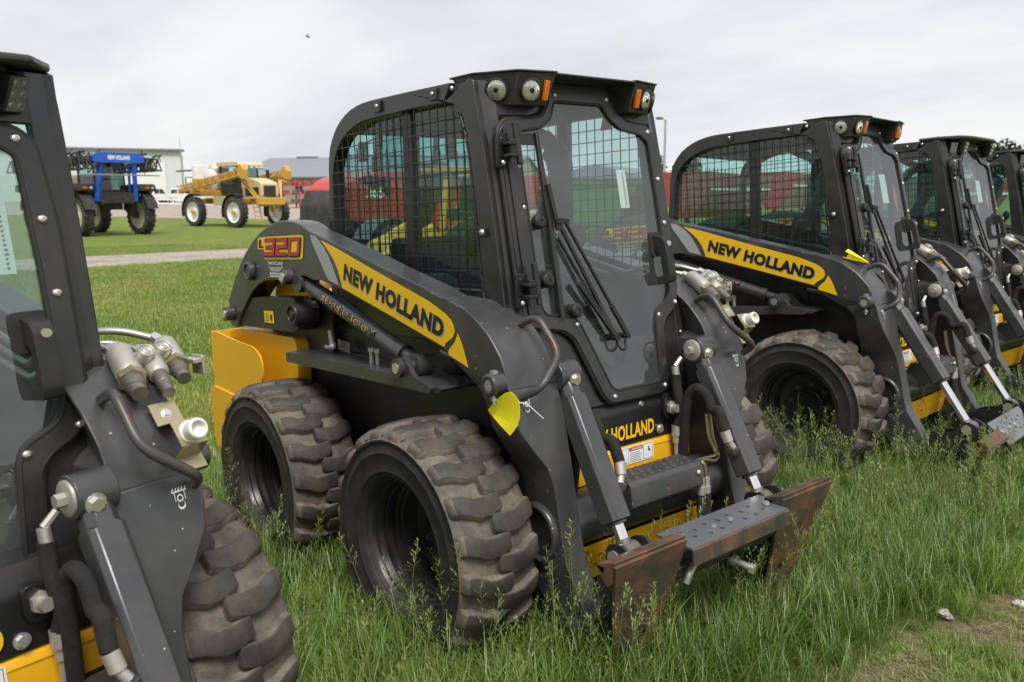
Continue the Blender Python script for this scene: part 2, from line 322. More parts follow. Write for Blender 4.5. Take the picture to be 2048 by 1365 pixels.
def fillet(path, rad, seg=5):
    P = [Vector(p) for p in path]; out = [P[0]]
    for i in range(1, len(P) - 1):
        a = (P[i - 1] - P[i]); b = (P[i + 1] - P[i]); r = min(rad, a.length * 0.48, b.length * 0.48)
        s0 = P[i] + a.normalized() * r; s1 = P[i] + b.normalized() * r
        for k in range(seg + 1):
            t = k / seg; out.append(s0 * (1 - t) ** 2 + P[i] * 2 * t * (1 - t) + s1 * t * t)
    out.append(P[-1]); return out
def smooth_path(P, sub=6):
    P = [Vector(p) for p in P]; Q = [P[0]] + P + [P[-1]]; out = []
    for i in range(1, len(Q) - 2):
        for k in range(sub):
            t = k / sub; a, b, c, d = Q[i - 1:i + 3]
            out.append(0.5 * ((2 * b) + (c - a) * t + (2 * a - 5 * b + 4 * c - d) * t * t + (3 * b - a - 3 * c + d) * t ** 3))
    out.append(P[-1]); return out
def round2(poly, rad, seg=4):                             # round the corners of a 2-D polygon
    n = len(poly); out = []
    for i in range(n):
        p0, p, p1 = (Vector((*poly[(i + k) % n], 0)) for k in (-1, 0, 1))
        a, b = p0 - p, p1 - p; r = min(rad, a.length * 0.45, b.length * 0.45)
        s0, s1 = p + a.normalized() * r, p + b.normalized() * r
        for k in range(seg + 1):
            t = k / seg; q = s0 * (1 - t) ** 2 + p * 2 * t * (1 - t) + s1 * t * t; out.append((q.x, q.y))
    return out
def circle(cx, cy, r, n=24, ry=None): return [(cx + r * math.cos(2 * math.pi * i / n), cy + (ry or r) * math.sin(2 * math.pi * i / n)) for i in range(n)]
CACHE = {}
def link(name, me, mat, parent=None, bevel=0.0, bseg=2):
    o = bpy.data.objects.new(name, me); COL.objects.link(o)
    if mat and not me.materials: me.materials.append(MATS[mat])
    if parent is not None: o.parent = parent
    if bevel > 0:
        b = o.modifiers.new('bevel', 'BEVEL'); b.width = bevel; b.segments = bseg; b.limit_method = 'ANGLE'; b.angle_limit = R(40); b.harden_normals = False
    return o
def part(parent, name, key, mat, fn, bevel=0.0, smooth=38, mirror=False, bev=0.0):
    if key not in CACHE:
        mb = fn()
        if mirror: mb = mb.flip()
        CACHE[key] = mb.mesh(name, smooth, True, bev)
    return link(name, CACHE[key], mat, parent, bevel)
def tag(o, label, cat=None, group=None, kind=None):
    o['label'] = label
    if cat: o['category'] = cat
    if group: o['group'] = group
    if kind: o['kind'] = kind
    return o
def empty(name, mat4=None):
    o = bpy.data.objects.new(name, None); COL.objects.link(o); o.empty_display_size = 0.2
    if mat4 is not None: o.matrix_world = mat4
    return o
def copy_tree(o, parent=None):
    c = o.copy(); COL.objects.link(c); c.parent = parent
    for ch in o.children: copy_tree(ch, c)
    return c
# flat lettering from the built-in font, normalised to a unit box
TXT = {}
def text2d(s, bold=0.0, res=3):
    k = (s, bold)
    if k in TXT: return TXT[k]
    cu = bpy.data.curves.new('t', 'FONT'); cu.body = s; cu.offset = bold; cu.space_character = 1.0 + 1.6 * bold; cu.resolution_u = res; cu.fill_mode = 'FRONT'
    ob = bpy.data.objects.new('t', cu); COL.objects.link(ob)
    bpy.context.view_layer.update()
    me = bpy.data.meshes.new_from_object(ob.evaluated_get(bpy.context.evaluated_depsgraph_get()))
    vs = np.array([v.co[:2] for v in me.vertices]); fs = [tuple(p.vertices) for p in me.polygons]
    bpy.data.objects.remove(ob); bpy.data.curves.remove(cu); bpy.data.meshes.remove(me)
    lo, hi = vs.min(0), vs.max(0); vs = (vs - lo) / (hi - lo)
    TXT[k] = (vs, fs); return TXT[k]
def lettering(s, fn, bold=0.0):                            # fn(a, b) with a, b in 0..1 -> xyz
    vs, fs = text2d(s, bold); mb = MB(); mb.add([fn(a, b) for a, b in vs], fs); return mb
# ------------------------------------------------------------------ skid steer loader (x forward, y left, z up; metres)
def fy(a, b, w): return (a, w, b)
TOWER = [(-1.812, 1.133), (-1.725, 1.232), (-1.635, 1.317), (-1.56, 1.374), (-1.482, 1.422), (-1.418, 1.452), (-1.352, 1.476), (-1.285, 1.495), (-1.221, 1.508), (-1.15, 1.513), (-1.08, 1.510), (-1.02, 1.502), (-.97, 1.49), (-.913, 1.466),
         (-.81, 1.442), (-.589, 1.389), (-.293, 1.312), (-.073, 1.259), (.03, 1.2275), (.03, 1.05), (-.31, 1.142), (-.647, 1.227), (-.834, 1.262),
         (-.894, 1.258), (-.95, 1.272), (-.99, 1.277), (-1.03, 1.27), (-1.065, 1.245), (-1.093, 1.222), (-1.13, 1.235), (-1.197, 1.246), (-1.25, 1.251), (-1.298, 1.25), (-1.375, 1.242), (-1.444, 1.223), (-1.495, 1.20), (-1.54, 1.172), (-1.599, 1.127), (-1.64, 1.095), (-1.675, 1.069), (-1.70, 1.038), (-1.715, 1.015), (-1.75, 1.0), (-1.795, 1.007), (-1.82, 1.025), (-1.826, 1.05), (-1.812, 1.09)]
NOSE = [(.03, 1.2275), (.085, 1.217), (.14, 1.202), (.19, 1.178), (.234, 1.149), (.268, 1.124), (.295, 1.095), (.331, 1.051), (.355, .998), (.368, .95), (.21, .95), (.155, .985), (.10, 1.02), (.03, 1.05)]
def yin(x): return -0.50 + 0.095 * float(sstep(0.02, 0.17, x))
def arm_mesh():
    mb = MB(); mb.plate(TOWER, fy, -.61, -.50)
    n = len(NOSE); tri = geometry.tessellate_polygon([[Vector((a, b, 0)) for a, b in NOSE]])
    vs = [(a, -.61, b) for a, b in NOSE] + [(a, yin(a), b) for a, b in NOSE]
    fs = [tuple(t) for t in tri] + [tuple(i + n for i in reversed(t)) for t in tri] + [(i, (i + 1) % n, n + (i + 1) % n, n + i) for i in range(n)]
    mb.add(vs, fs)
    # lower arm, narrowing inboard past the tyre
    secs = []
    for z, xr, xf, yo in ((.95, .21, .368, -.61), (.88, .255, .388, -.612), (.82, .262, .402, -.60), (.75, .255, .416, -.555), (.69, .243, .428, -.510), (.62, .235, .440, -.492), (.456, .235, .466, -.490), (.376, .262, .482, -.490), (.30, .305, .528, -.490), (.235, .360, .566, -.490), (.19, .40, .575, -.490), (.155, .43, .562, -.490), (.135, .46, .535, -.490)):
        secs.append([(xr, yo, z), (xf, yo, z), (xf, -.402, z), (xr, -.402, z)])
    mb.loft(secs)
    mb.lathe([(.082, -.486), (.082, -.510), (.090, -.513), (.100, -.508), (.102, -.488)], (.350, 0, .456), (0, 1, 0), 36)   # rolled rim of the tube end
    mb.tube([(-.02, -.585, 1.038), (.06, -.585, 1.022), (.13, -.585, .985), (.20, -.585, .945), (.262, -.585, .90), (.31, -.57, .84)], .014, 8)
    for p, q, r in (((-1.095, -.61, 1.27), (-1.095, -.655, 1.27), .034), ((-1.768, -.61, 1.07), (-1.768, -.655, 1.07), .036), ((-1.503, -.61, 1.286), (-1.503, -.632, 1.286), .045)):
        mb.cyl(p, q, r, 24)
    mb.lathe([(.030, -.632), (.030, -.638), (.040, -.638), (.040, -.60)], (-1.503, 0, 1.286), (0, 1, 0), 24)
    mb.cyl((.325, -.60, .970), (.325, -.655, .970), .034, 28)                    # stop boss
    mb.lathe([(.020, -.660), (.030, -.662), (.036, -.654), (.037, -.61)], (.325, 0, .970), (0, 1, 0), 28)
    return mb
def hexbolt(c, ax, r, h=.010):
    ax = Vector(ax).normalized(); c = Vector(c); mb = MB()
    mb.cyl(c, c + ax * h * .35, r * 1.45, 16); mb.cyl(c, c + ax * h, r, 6); return mb
def button(c, ax, r):
    ax = Vector(ax).normalized(); c = Vector(c); mb = MB()
    mb.lathe([(r, 0), (r, r * .35), (r * .72, r * .7), (r * .36, r * .82), (r * .30, r * .45), (0, r * .45)], c, ax, 14); return mb
GRAB = [(.262, -.458, 1.140), (.335, -.452, 1.170), (.432, -.448, 1.052), (.466, -.560, .964), (.396, -.584, .926)]
DEC = [(-.80, 1.425), (-.699, 1.40), (-.362, 1.302), (-.052, 1.214), (.044, 1.176), (.078, 1.155), (.092, 1.135), (.095, 1.115), (.085, 1.098), (.04, 1.073), (.033, 1.060), (-.30, 1.148), (-.647, 1.237), (-.66, 1.275), (-.676, 1.309), (-.705, 1.348), (-.747, 1.386)]
TAIL = [(.113, 1.112), (.135, 1.075), (.163, 1.003), (.056, 1.036), (.056, 1.050), (.095, 1.082)]
SILV = [(-.891, 1.45), (-.849, 1.443), (-.79, 1.405), (-.747, 1.362), (-.70, 1.29), (-.677, 1.246), (-.76, 1.266), (-.79, 1.30), (-.816, 1.335), (-.85, 1.38), (-.882, 1.418)]
def panel(poly, s, off=.0015, th=.001):
    return lambda: MB().plate(poly, fy, s * (.61 + off), s * (.61 + off + th))
def seg_digit(kind, t=.22):
    o = [(0, 0), (1, 0), (1, 1), (0, 1)]
    if kind == '0': return round2(o, .16), [round2([(t, t * .85), (1 - t, t * .85), (1 - t, 1 - t * .85), (t, 1 - t * .85)][::-1], .06)]
    g = .09
    if kind == '3': return round2([(0, 0), (1, 0), (1, 1), (0, 1), (0, .79), (1 - t * 1.2, .79), (1 - t * 1.2, .6), (.12, .6), (.12, .4), (1 - t * 1.2, .4), (1 - t * 1.2, .21), (0, .21)], .07), []
    if kind == '2': return round2([(0, 0), (1, 0), (1, .21), (t * 1.2, .21), (t * 1.2, .4), (1, .4), (1, 1), (0, 1), (0, .79), (1 - t * 1.2, .79), (1 - t * 1.2, .6), (0, .6)], .07), []
def number_fn(s):
    A = Vector((-1.352, 1.358)); U = Vector((.365, .004)); V2 = Vector((.014, .080))
    def pos(a, b, w):
        if s > 0: a = 1 - a
        q = A + U * a + V2 * b; return (q.x, s * w, q.y)
    return pos
def add_number(root, arm, key, s):
    pos = number_fn(s)
    def plate_fn():
        mb = MB(); o = round2([(-.19, .36), (.0, .36), (.0, -.20), (.30, -.20), (.325, -.14), (.345, -.20), (.64, -.20), (.665, -.14), (.69, -.20), (1.0, -.20), (1.05, -.12), (1.06, 1.0), (1.0, 1.10), (-.14, 1.05), (-.19, .98)], .05)
        return mb.sheet(o, pos, .6125)
    part(arm, 'model_decal', key + 'n0', 'decal_gold' if False else 'decal_yellow', plate_fn, smooth=0)
    def dig(scale, dx, dy, w):
        def f():
            mb = MB()
            for i, ch in enumerate('320'):
                out, hol = seg_digit(ch)
                wd = .305; x0 = .005 + i * .335
                tr = lambda q: (x0 + wd * (.5 + (q[0] - .5) * scale) + dx + .03 * (q[1] - .5), .5 + (q[1] - .5) * scale + dy)
                mb.sheet([tr(q) for q in out], pos, w, [[tr(q) for q in h] for h in hol])
            return mb
        return f
    part(arm, 'model_decal', key + 'n1', 'decal_black', dig(1.10, .012, -.06, .6138), smooth=0)
    part(arm, 'model_decal', key + 'n2', 'decal_red', dig(.98, 0, 0, .6152), smooth=0)
    part(arm, 'model_decal', key + 'n3', 'decal_black', lambda: MB().sheet([(-.15, .45), (-.02, .45), (-.02, .55), (-.085, .55), (-.085, .93), (-.15, .93)], pos, .6138), smooth=0)
    def dealer():
        mb = MB()
        for txt, x0, x1, z0, z1, b in (('Town & Country', -1.318, -1.165, 1.312, 1.337, .01), ('IMPLEMENT', -1.298, -1.185, 1.288, 1.303, 0), ('RED WILLOW', -1.31, -1.19, 1.272, 1.279, .0), ('701-530-200', -1.305, -1.20, 1.261, 1.268, .0)):
            if txt in ('RED WILLOW', '701-530-200'): continue
            mp = (lambda a, b2, x0=x0, x1=x1, z0=z0, z1=z1: (x0 + (x1 - x0) * (a if s < 0 else 1 - a), s * .6125, z0 + (z1 - z0) * b2))
            t = lettering(txt, mp, b); mb.add(t.v, t.f)
        mb.sheet([(-1.318, 1.306), (-1.165, 1.306), (-1.165, 1.308), (-1.318, 1.308)], fy, s * .6125)
        for k, (z, w) in enumerate(((1.276, .12), (1.264, .11))):
            x = -1.305
            random.seed(k)
            while x < -1.305 + w:
                d = random.uniform(.005, .016); mb.sheet([(x, z), (x + d, z), (x + d, z + .007), (x, z + .007)], fy, s * .6125); x += d + .004
        return mb
    part(arm, 'dealer_lettering', key + 'dl', 'decal_white', dealer, smooth=0)
CYA, CYB = Vector((-1.03, 1.243)), Vector((-.172, .973))
def boom_text():
    d = (CYB - CYA).normalized(); n = Vector((-d.y, d.x)); r = .0335
    def mp(r):
        def f(a, b):
            th = (b - .5) * .95 + .25
            q = CYA + d * (.19 + .44 * a) + n * (r * math.sin(th)); return (q.x, -.575 - r * math.cos(th), q.y)
        return f
    return mp
def loader(cfg):
    M = cfg['M']; K = cfg['key']
    root = empty('skid_steer_loader', M)
    tag(root, cfg['label'], 'loader', 'black and yellow skid steer loaders in a row')
    # ---- wheels
    def tyre_fn():
        mb = MB(); w0 = -.155
        prof = [(.222, .045), (.230, .022), (.245, .012), (.254, .009), (.257, .005), (.262, .005), (.265, .008), (.290, .002), (.318, .000), (.321, -.003), (.325, -.003), (.328, .000), (.340, .001), (.352, .004), (.358, .000), (.366, -.003), (.372, .000), (.374, .008), (.384, .030), (.391, .07), (.394, .155), (.391, .24), (.384, .28), (.372, .305), (.33, .310), (.245, .298), (.222, .265)]
        mb.lathe([(a, b + w0) for a, b in prof], (0, 0, 0), (0, 1, 0), 80)
        NL = 20; rb = .383
        def rt(w): t = abs(w - .155) / .155; return .4205 - .010 * t ** 2 - .022 * max(0, t - .86) / .14
        for side in (0, 1):
            for k in range(NL):
                a0 = 2 * math.pi * (k + (.5 if side else 0)) / NL
                pts = [(.002, .004, .030), (.014, .002, .032), (.045, -.006, .034), (.088, -.026, .034), (.13, -.026, .033), (.178, -.014, .030), (.184, -.013, .026)]
                vs = []
                for i, (w, sv, hw) in enumerate(pts):
                    ww = w if side == 0 else .310 - w
                    rtop = rt(w); rbase = .360 if i == 0 else rb
                    for rr, hh in ((rbase, hw + .006), (rtop - (.016 if i == len(pts) - 1 else 0), hw - .004)):
                        for sg in (-1, 1):
                            an = a0 + (sv + sg * hh) / .40
                            vs.append((rr * math.cos(an), ww + w0, rr * math.sin(an)))
                fs = []
                for i in range(len(pts) - 1):
                    o, q = 4 * i, 4 * i + 4
                    fs += [(o + 2, o + 3, q + 3, q + 2), (o, o + 2, q + 2, q), (o + 1, q + 1, q + 3, o + 3)]
                fs += [(0, 1, 3, 2), tuple(4 * (len(pts) - 1) + i for i in (0, 2, 3, 1))]
                mb.add(vs, fs)
        return mb
    def rim_fn():
        mb = MB(); w0 = -.155
        prof = [(.226, .030), (.236, .020), (.238, .026), (.226, .036), (.219, .060), (.212, .064), (.210, .070), (.206, .085), (.209, .089), (.209, .096), (.203, .100), (.200, .118), (.205, .124), (.205, .135), (.196, .142), (.195, .150), (.186, .156), (.178, .185), (.176, .212), (.165, .222), (.120, .226), (.118, .222), (.082, .222), (.080, .205), (.066, .200), (.062, .190), (.02, .188), (0, .188)]
        return mb.lathe([(a, b + w0) for a, b in prof], (0, 0, 0), (0, 1, 0), 64)
    for ix, wx in enumerate((0, -1.118)):
        for sd in (-1, 1):
            mir = sd > 0
            w = part(root, 'wheel', 'rim' + str(mir), 'rim_black', rim_fn, mirror=mir)
            w.location = (wx, sd * .678, .397); w.rotation_euler = (0, random.uniform(0, 6), 0)
            ty = part(w, 'tyre', 'tyre' + str(mir), None, tyre_fn, mirror=mir, smooth=40, bev=.0035)
            if not ty.data.materials:
                ty.data.materials.append(MATS['tyre_tread']); ty.data.materials.append(MATS['tyre_side']); ty.data.materials.append(MATS['tyre_groove'])
                for p in ty.data.polygons:
                    c = p.center; q_ = math.hypot(c.x, c.z); p.material_index = 1 if q_ < .368 else (2 if q_ < .402 else 0)
            for k in range(8):
                a = 2 * math.pi * k / 8
                part(w, 'wheel_bolt', 'wb%d%s' % (k, mir), 'old_steel', lambda a=a: hexbolt((.112 * math.cos(a), .071, .112 * math.sin(a)), (0, -1, 0), .011, .022), mirror=mir)
    # ---- chassis
    def chassis():
        mb = MB()
        mb.plate(round2([(-1.78, .34), (-1.70, .28), (.20, .20), (.31, .26), (.30, .40), (.245, .62), (.245, .80), (.18, .93), (-1.30, .95), (-1.55, .95), (-1.78, .80)], .03), fy, -.485, .485)
        mb.box((-.55, 0, .98), (.95, .93, .12))
        return mb
    ch = part(root, 'chassis', 'chassis', 'black_paint', chassis, bevel=.006)
    for sd in (-1, 1):
        mir = sd > 0; q = str(mir)
        def deck():
            mb = MB()
            mb.plate(round2([(-1.13, .895), (-.20, .895), (-.05, .90), (.03, .905), (.05, .92), (-.06, .932), (-.20, .938), (-1.13, .938)], .012), fy, -.645, -.486)
            return mb
        part(root, 'fender_deck', 'deck' + q, 'arm_paint', deck, bevel=.006, mirror=mir)
        def brk():
            mb = MB()
            o = round2([(-.245, .905), (-.20, .945), (-.205, .985), (-.18, 1.012), (-.145, 1.012), (-.118, .985), (-.09, .95), (.02, .925), (.0, .90)], .02)
            mb.plate(o, fy, -.664, -.646); mb.plate([(a, b) for a, b in o], fy, -.545, -.527)
            mb.cyl((-.172, -.63, .973), (-.172, -.682, .973), .034, 24); mb.cyl((-.172, -.52, .973), (-.172, -.66, .973), .020, 16)
            return mb
        part(root, 'cylinder_bracket', 'brk' + q, 'arm_paint', brk, bevel=.004, mirror=mir)
        part(root, 'pin', 'bpin' + q, 'bolt_steel', lambda: MB().cyl((-.172, -.682, .973), (-.172, -.686, .973), .019, 20), mirror=mir)
        def bcyl():
            mb = MB(); d = (CYB - CYA).normalized()
            a, b = CYA, CYB - d * .03; e = CYB - d * .10
            mb.tube([(a.x, -.575, a.y), (e.x, -.575, e.y)], .0325, 24)
            mb.tube([(e.x - d.x * .03, -.575, e.y - d.y * .03), (e.x, -.575, e.y)], .036, 24); mb.tube([(e.x, -.575, e.y), (b.x, -.575, b.y)], .024, 18)
            mb.cyl((a.x, -.62, a.y), (a.x, -.53, a.y), .04, 20); mb.cyl((CYB.x, -.61, CYB.y), (CYB.x, -.545, CYB.y), .042, 20)
            return mb
        bc = part(root, 'boom_cylinder', 'bcyl' + q, 'arm_paint', bcyl, mirror=mir)
        if sd < 0:
            mp = boom_text()
            part(bc, 'lettering', 'sbt0', 'decal_gold', lambda: lettering('SUPER BOOM', mp(.0348), .05), smooth=0)
            part(bc, 'lettering', 'sbt1', 'decal_black', lambda: lettering('SUPER BOOM', mp(.0360), .016), smooth=0)
        def lnk():
            mb = MB()
            mb.plate(round2([(-1.735, 1.01), (-1.62, 1.145), (-1.52, 1.160), (-1.13, 1.178), (-1.075, 1.15), (-1.055, 1.10), (-1.08, 1.04), (-1.14, 1.02)], .03), fy, -.598, -.52)
            mb.cyl((-1.082, -.52, 1.105), (-1.082, -.625, 1.105), .056, 32)
            mb.lathe([(.0, -.632), (.018, -.632), (.020, -.625), (.034, -.625), (.036, -.632), (.047, -.632), (.050, -.62)], (-1.082, 0, 1.105), (0, 1, 0), 32)
            return mb
        lk = part(root, 'rear_link', 'lnk' + q, 'black_paint', lnk, bevel=.005, mirror=mir)
        if sd < 0:
            part(lk, 'warning_sticker', 'lkst', 'decal_yellow', lambda: MB().plate([(-1.425, 1.046), (-1.325, 1.046), (-1.33, 1.104), (-1.425, 1.10)], fy, -.5995, -.601), smooth=0)
            part(lk, 'warning_sticker', 'lkst2', 'decal_black', lambda: MB().sheet([(-1.41, 1.055), (-1.378, 1.055), (-1.394, 1.095)], fy, -.6015, [[(-1.404, 1.059), (-1.384, 1.059), (-1.394, 1.084)][::-1]]).sheet(circle(-1.35, 1.072, .012, 10, .017), fy, -.6015), smooth=0)
        def upright():
            mb = MB()
            mb.plate(round2([(-1.55, .9), (-1.0, .9), (-.93, .96), (-.96, 1.10), (-1.0, 1.16), (-1.10, 1.18), (-1.3, 1.1), (-1.55, 1.05)], .05), fy, -.505, -.495)
            return mb
        part(root, 'tower_panel', 'uprt' + q, 'black_paint', upright, bevel=.004, mirror=mir)
        def ytank():
            mb = MB()
            mb.plate(round2([(-1.96, .66), (-1.955, .955), (-1.90, .975), (-1.62, .945), (-1.45, .935), (-1.38, .905), (-1.355, .86), (-1.36, .80), (-1.42, .72), (-1.46, .62), (-1.50, .50), (-1.90, .50)], .03), fy, -.66, -.652)
            mb.plate(round2([(-1.93, .45), (-1.95, .965), (-1.80, .985), (-1.20, .985), (-1.18, .93), (-1.20, .55)], .03), fy, -.565, -.50)
            mb.box((-1.953, -.58, .80), (.012, .155, .34))
            return mb
        part(root, 'rear_side_panel', 'ytank' + q, 'yellow_paint', ytank, bevel=.006, mirror=mir)
        def ybump():
            return MB().plate(round2([(-1.985, .38), (-2.0, .66), (-1.96, .69), (-1.55, .66), (-1.50, .60), (-1.58, .40), (-1.75, .34)], .03), fy, -.668, -.50)
        part(root, 'rear_bumper', 'ybump' + q, 'yellow_paint', ybump, bevel=.012, mirror=mir)
        part(root, 'tower_post', 'ytow' + q, 'yellow_paint', lambda: MB().plate(round2([(-1.62, .95), (-1.50, 1.26), (-1.30, 1.30), (-1.12, 1.24), (-1.05, .95)], .06), fy, -.485, -.42), bevel=.006, mirror=mir)
        if sd < 0:
            for k, x in enumerate((-.538, -.492)):
                part(root, 'hydraulic_fitting', 'zfit%d' % k, 'zinc', lambda: MB().cyl((x, -.56, .935), (x, -.56, .985), .010, 8).cyl((x, -.56, .985), (x, -.56, 1.0), .014, 6))
            part(root, 'latch_link', 'zlat', 'zinc', lambda: MB().tube(smooth_path([(-.885, -.535, .985), (-.91, -.54, .965), (-.955, -.54, .965)]), .008, 8).sphere((-.885, -.545, .972), .015).cyl((-.895, -.54, .98), (-.905, -.54, 1.04), .011, 8))
            part(root, 'data_plate', 'dplate', 'old_steel', lambda: MB().plate([(-.905, .955), (-.805, .945), (-.805, .99), (-.905, 1.0)], fy, -.506, -.508), smooth=0)
    part(root, 'engine_hood', 'hood', 'yellow_paint', lambda: MB().plate(round2([(-1.95, .5), (-1.95, .98), (-1.85, 1.12), (-1.45, 1.18), (-1.02, 1.18), (-1.02, .9), (-1.6, .5)], .06), fy, -.42, .42), bevel=.015)
    # ---- front of the chassis
    part(root, 'front_panel', 'fpan', 'black_paint', lambda: MB().plate(round2([(.245, .625), (.268, .63), (.270, .765), (.225, .835), (.12, .84), (.12, .63)], .012), fy, -.40, .40), bevel=.004)
    def yfront():
        mb = MB()
        pr = [(.245, .45), (.268, .46), (.268, .60), (.266, .622), (.255, .634), (.24, .634)]
        mb.plate(pr, fy, -.405, .405)
        mb.lathe([(.0, .45), (.058, .45), (.058, .60), (.05, .628), (.0, .634)], (.21, .405, 0), (0, 0, 1), 20)
        return mb
    yf = part(root, 'front_apron', 'yfront', 'yellow_paint', yfront, bevel=.004)
    part(root, 'skid_plate', 'skid', 'yellow_paint', lambda: MB().plate([(-.36, .0), (.36, .0), (.36, .12), (-.36, .12)], lambda a, b, w: (.365 + b * .35 + w, a, .235 + b * 1.15), 0, .01, [circle(x, .075, .009, 10)[::-1] for x in (-.25, -.10, .0, .1, .2, .3)]), smooth=0)
    def fn_front(a, b): return (.2715, -.185 + .37 * a, .655 + .058 * b)
    part(root, 'lettering', 'fl0', 'decal_red' if False else 'decal_black', lambda: lettering('NEW HOLLAND', lambda a, b: (.2712, -.189 + .378 * a, .651 + .066 * b), .05), smooth=0)
    part(root, 'lettering', 'fl1', 'decal_yellow', lambda: lettering('NEW HOLLAND', lambda a, b: (.2724, -.185 + .37 * a, .655 + .058 * b), .035), smooth=0)
    def sticker():
        return MB().plate(round2([(-.035, .556), (.183, .556), (.181, .623), (-.035, .623)], .006), lambda a, b, w: (w, a, b), .2692, .2704)
    ds = part(root, 'danger_sticker', 'dst', 'decal_white', sticker, smooth=0)
    ff = lambda a, b, w: (w, a, b)
    part(ds, 'danger_sticker_print', 'dst1', 'decal_red', lambda: MB().sheet([(.045, .604), (.12, .604), (.12, .619), (.045, .619)], ff, .2708), smooth=0)
    part(ds, 'danger_sticker_print', 'dst2', 'decal_white', lambda: lettering('! DANGER', lambda a, b: (.2712, .052 + .062 * a, .607 + .009 * b), .02), smooth=0)
    def dprint():
        mb = MB()
        for k in range(6): mb.sheet([(.05, .561 + .0068 * k), (.115 - .006 * (k % 3), .561 + .0068 * k), (.115 - .006 * (k % 3), .5628 + .0068 * k), (.05, .5628 + .0068 * k)], ff, .2708)
        for x0, x1 in ((-.028, .042), (.124, .176)):
            mb.sheet([(x0, .56), (x1, .56), (x1, .619), (x0, .619)], ff, .2707, [[(x0 + .0015, .5615), (x1 - .0015, .5615), (x1 - .0015, .6175), (x0 + .0015, .6175)][::-1]])
        mb.sheet([(.0, .597), (.006, .597), (.012, .585), (.02, .578), (.014, .574), (.008, .578), (.0, .568), (-.004, .57), (.004, .584)], ff, .2709)
        mb.sheet([(.15, .606), (.156, .606), (.158, .596), (.166, .59), (.158, .586), (.152, .59)], ff, .2709); mb.sheet([(-.022, .568), (.03, .564), (.03, .566), (-.022, .571)], ff, .2709)
        return mb
    part(ds, 'danger_sticker_print', 'dst3', 'decal_black', dprint, smooth=0)
    for k, (y, z, x, r) in enumerate(((.22, .662, .270, .013), (-.22, .662, .270, .013), (.12, .775, .262, .008), (-.107, .809, .245, .009))):
        part(root, 'bolt', 'fb%d' % k, 'bolt_steel', lambda y=y, z=z, x=x, r=r: hexbolt((x, y, z), (1, 0, 0), r))
    part(root, 'cab_mount', 'cmnt', 'black_paint', lambda: MB().plate(round2([(.225, .70), (.225, .79), (.30, .77), (.30, .70)], .03), lambda a, b, w: (.262 + w, a, b), 0, .03), bevel=.006)
    part(root, 'bolt', 'cmb', 'zinc', lambda: MB().cyl((.29, .261, .742), (.325, .261, .742), .016, 12).cyl((.29, .261, .742), (.305, .261, .742), .026, 6))
    # ---- lift arms
    for sd in (-1, 1):
        mir = sd > 0; q = str(mir)
        arm = part(root, 'lift_arm', 'arm' + q, 'arm_paint', arm_mesh, bevel=.0045, smooth=34, mirror=mir)
        part(arm, 'decal_stripe', 'dec' + q, 'decal_yellow', panel(DEC, sd), smooth=0)
        part(arm, 'decal_stripe', 'tail' + q, 'decal_yellow', panel(TAIL, sd), smooth=0)
        part(arm, 'decal_stripe', 'silv' + q, 'decal_silver', panel(SILV, sd), smooth=0)
        A, U, V2 = Vector((-.634, 1.271)), Vector((.660, -.1835)), Vector((.0185, .0655))
        def tmap(off, ex, sh=(0, 0)):
            def f(a, b):
                if sd > 0: a = 1 - a
                a = (a - .5) * (1 + ex) + .5; b = (b - .5) * (1 + ex * 6) + .5
                p = A + U * a + V2 * b; return (p.x + sh[0], sd * off, p.y + sh[1])
            return f
        part(arm, 'lettering', 'nh0' + q, 'decal_silver', lambda: lettering('NEW HOLLAND', tmap(.6130, .008, (.002, -.003)), .062), smooth=0)
        part(arm, 'lettering', 'nh1' + q, 'decal_black', lambda: lettering('NEW HOLLAND', tmap(.6142, 0), .055), smooth=0)
        add_number(root, arm, 'num' + q, sd)
        part(arm, 'grab_handle', 'grab' + q, 'handle_steel', lambda: MB().tube(fillet(GRAB, .045, 6), .0125, 12), mirror=mir)
        part(arm, 'boss_cap', 'bcap' + q, 'zinc', lambda: MB().cyl((.325, -.655, .970), (.325, -.658, .970), .022, 22), mirror=mir)
        part(arm, 'bolt', 'stopb' + q, 'bolt_steel', lambda: MB().cyl((.325, -.637, .945), (.325, -.637, .905), .006, 8).cyl((.325, -.637, .927), (.325, -.637, .918), .012, 6), mirror=mir)
        part(arm, 'clamp', 'stopc' + q, 'bolt_steel', lambda: MB().box((.327, -.635, 1.008), (.018, .02, .012)), mirror=mir)
        for k, (x, z, y, r) in enumerate(((-1.095, 1.27, -.655, .021), (-1.768, 1.07, -.655, .02), (-1.503, 1.286, -.625, .012))):
            part(arm, 'pin', 'apin%d%s' % (k, q), 'bolt_steel', lambda: MB().cyl((x, y, z), (x, y - .005, z), r, 20), mirror=mir)
        part(arm, 'pin', 'lpin' + q, 'old_steel', lambda: MB().cyl((.512, -.50, .185), (.512, -.39, .185), .026, 20), mirror=mir)
        part(arm, 'tube_hole_shade', 'tend' + q, 'rim_black', lambda: MB().cyl((.350, -.492, .456), (.350, -.4905, .456), .083, 32), mirror=mir)  # flat dark disc, colour stands in for shade inside the open tube
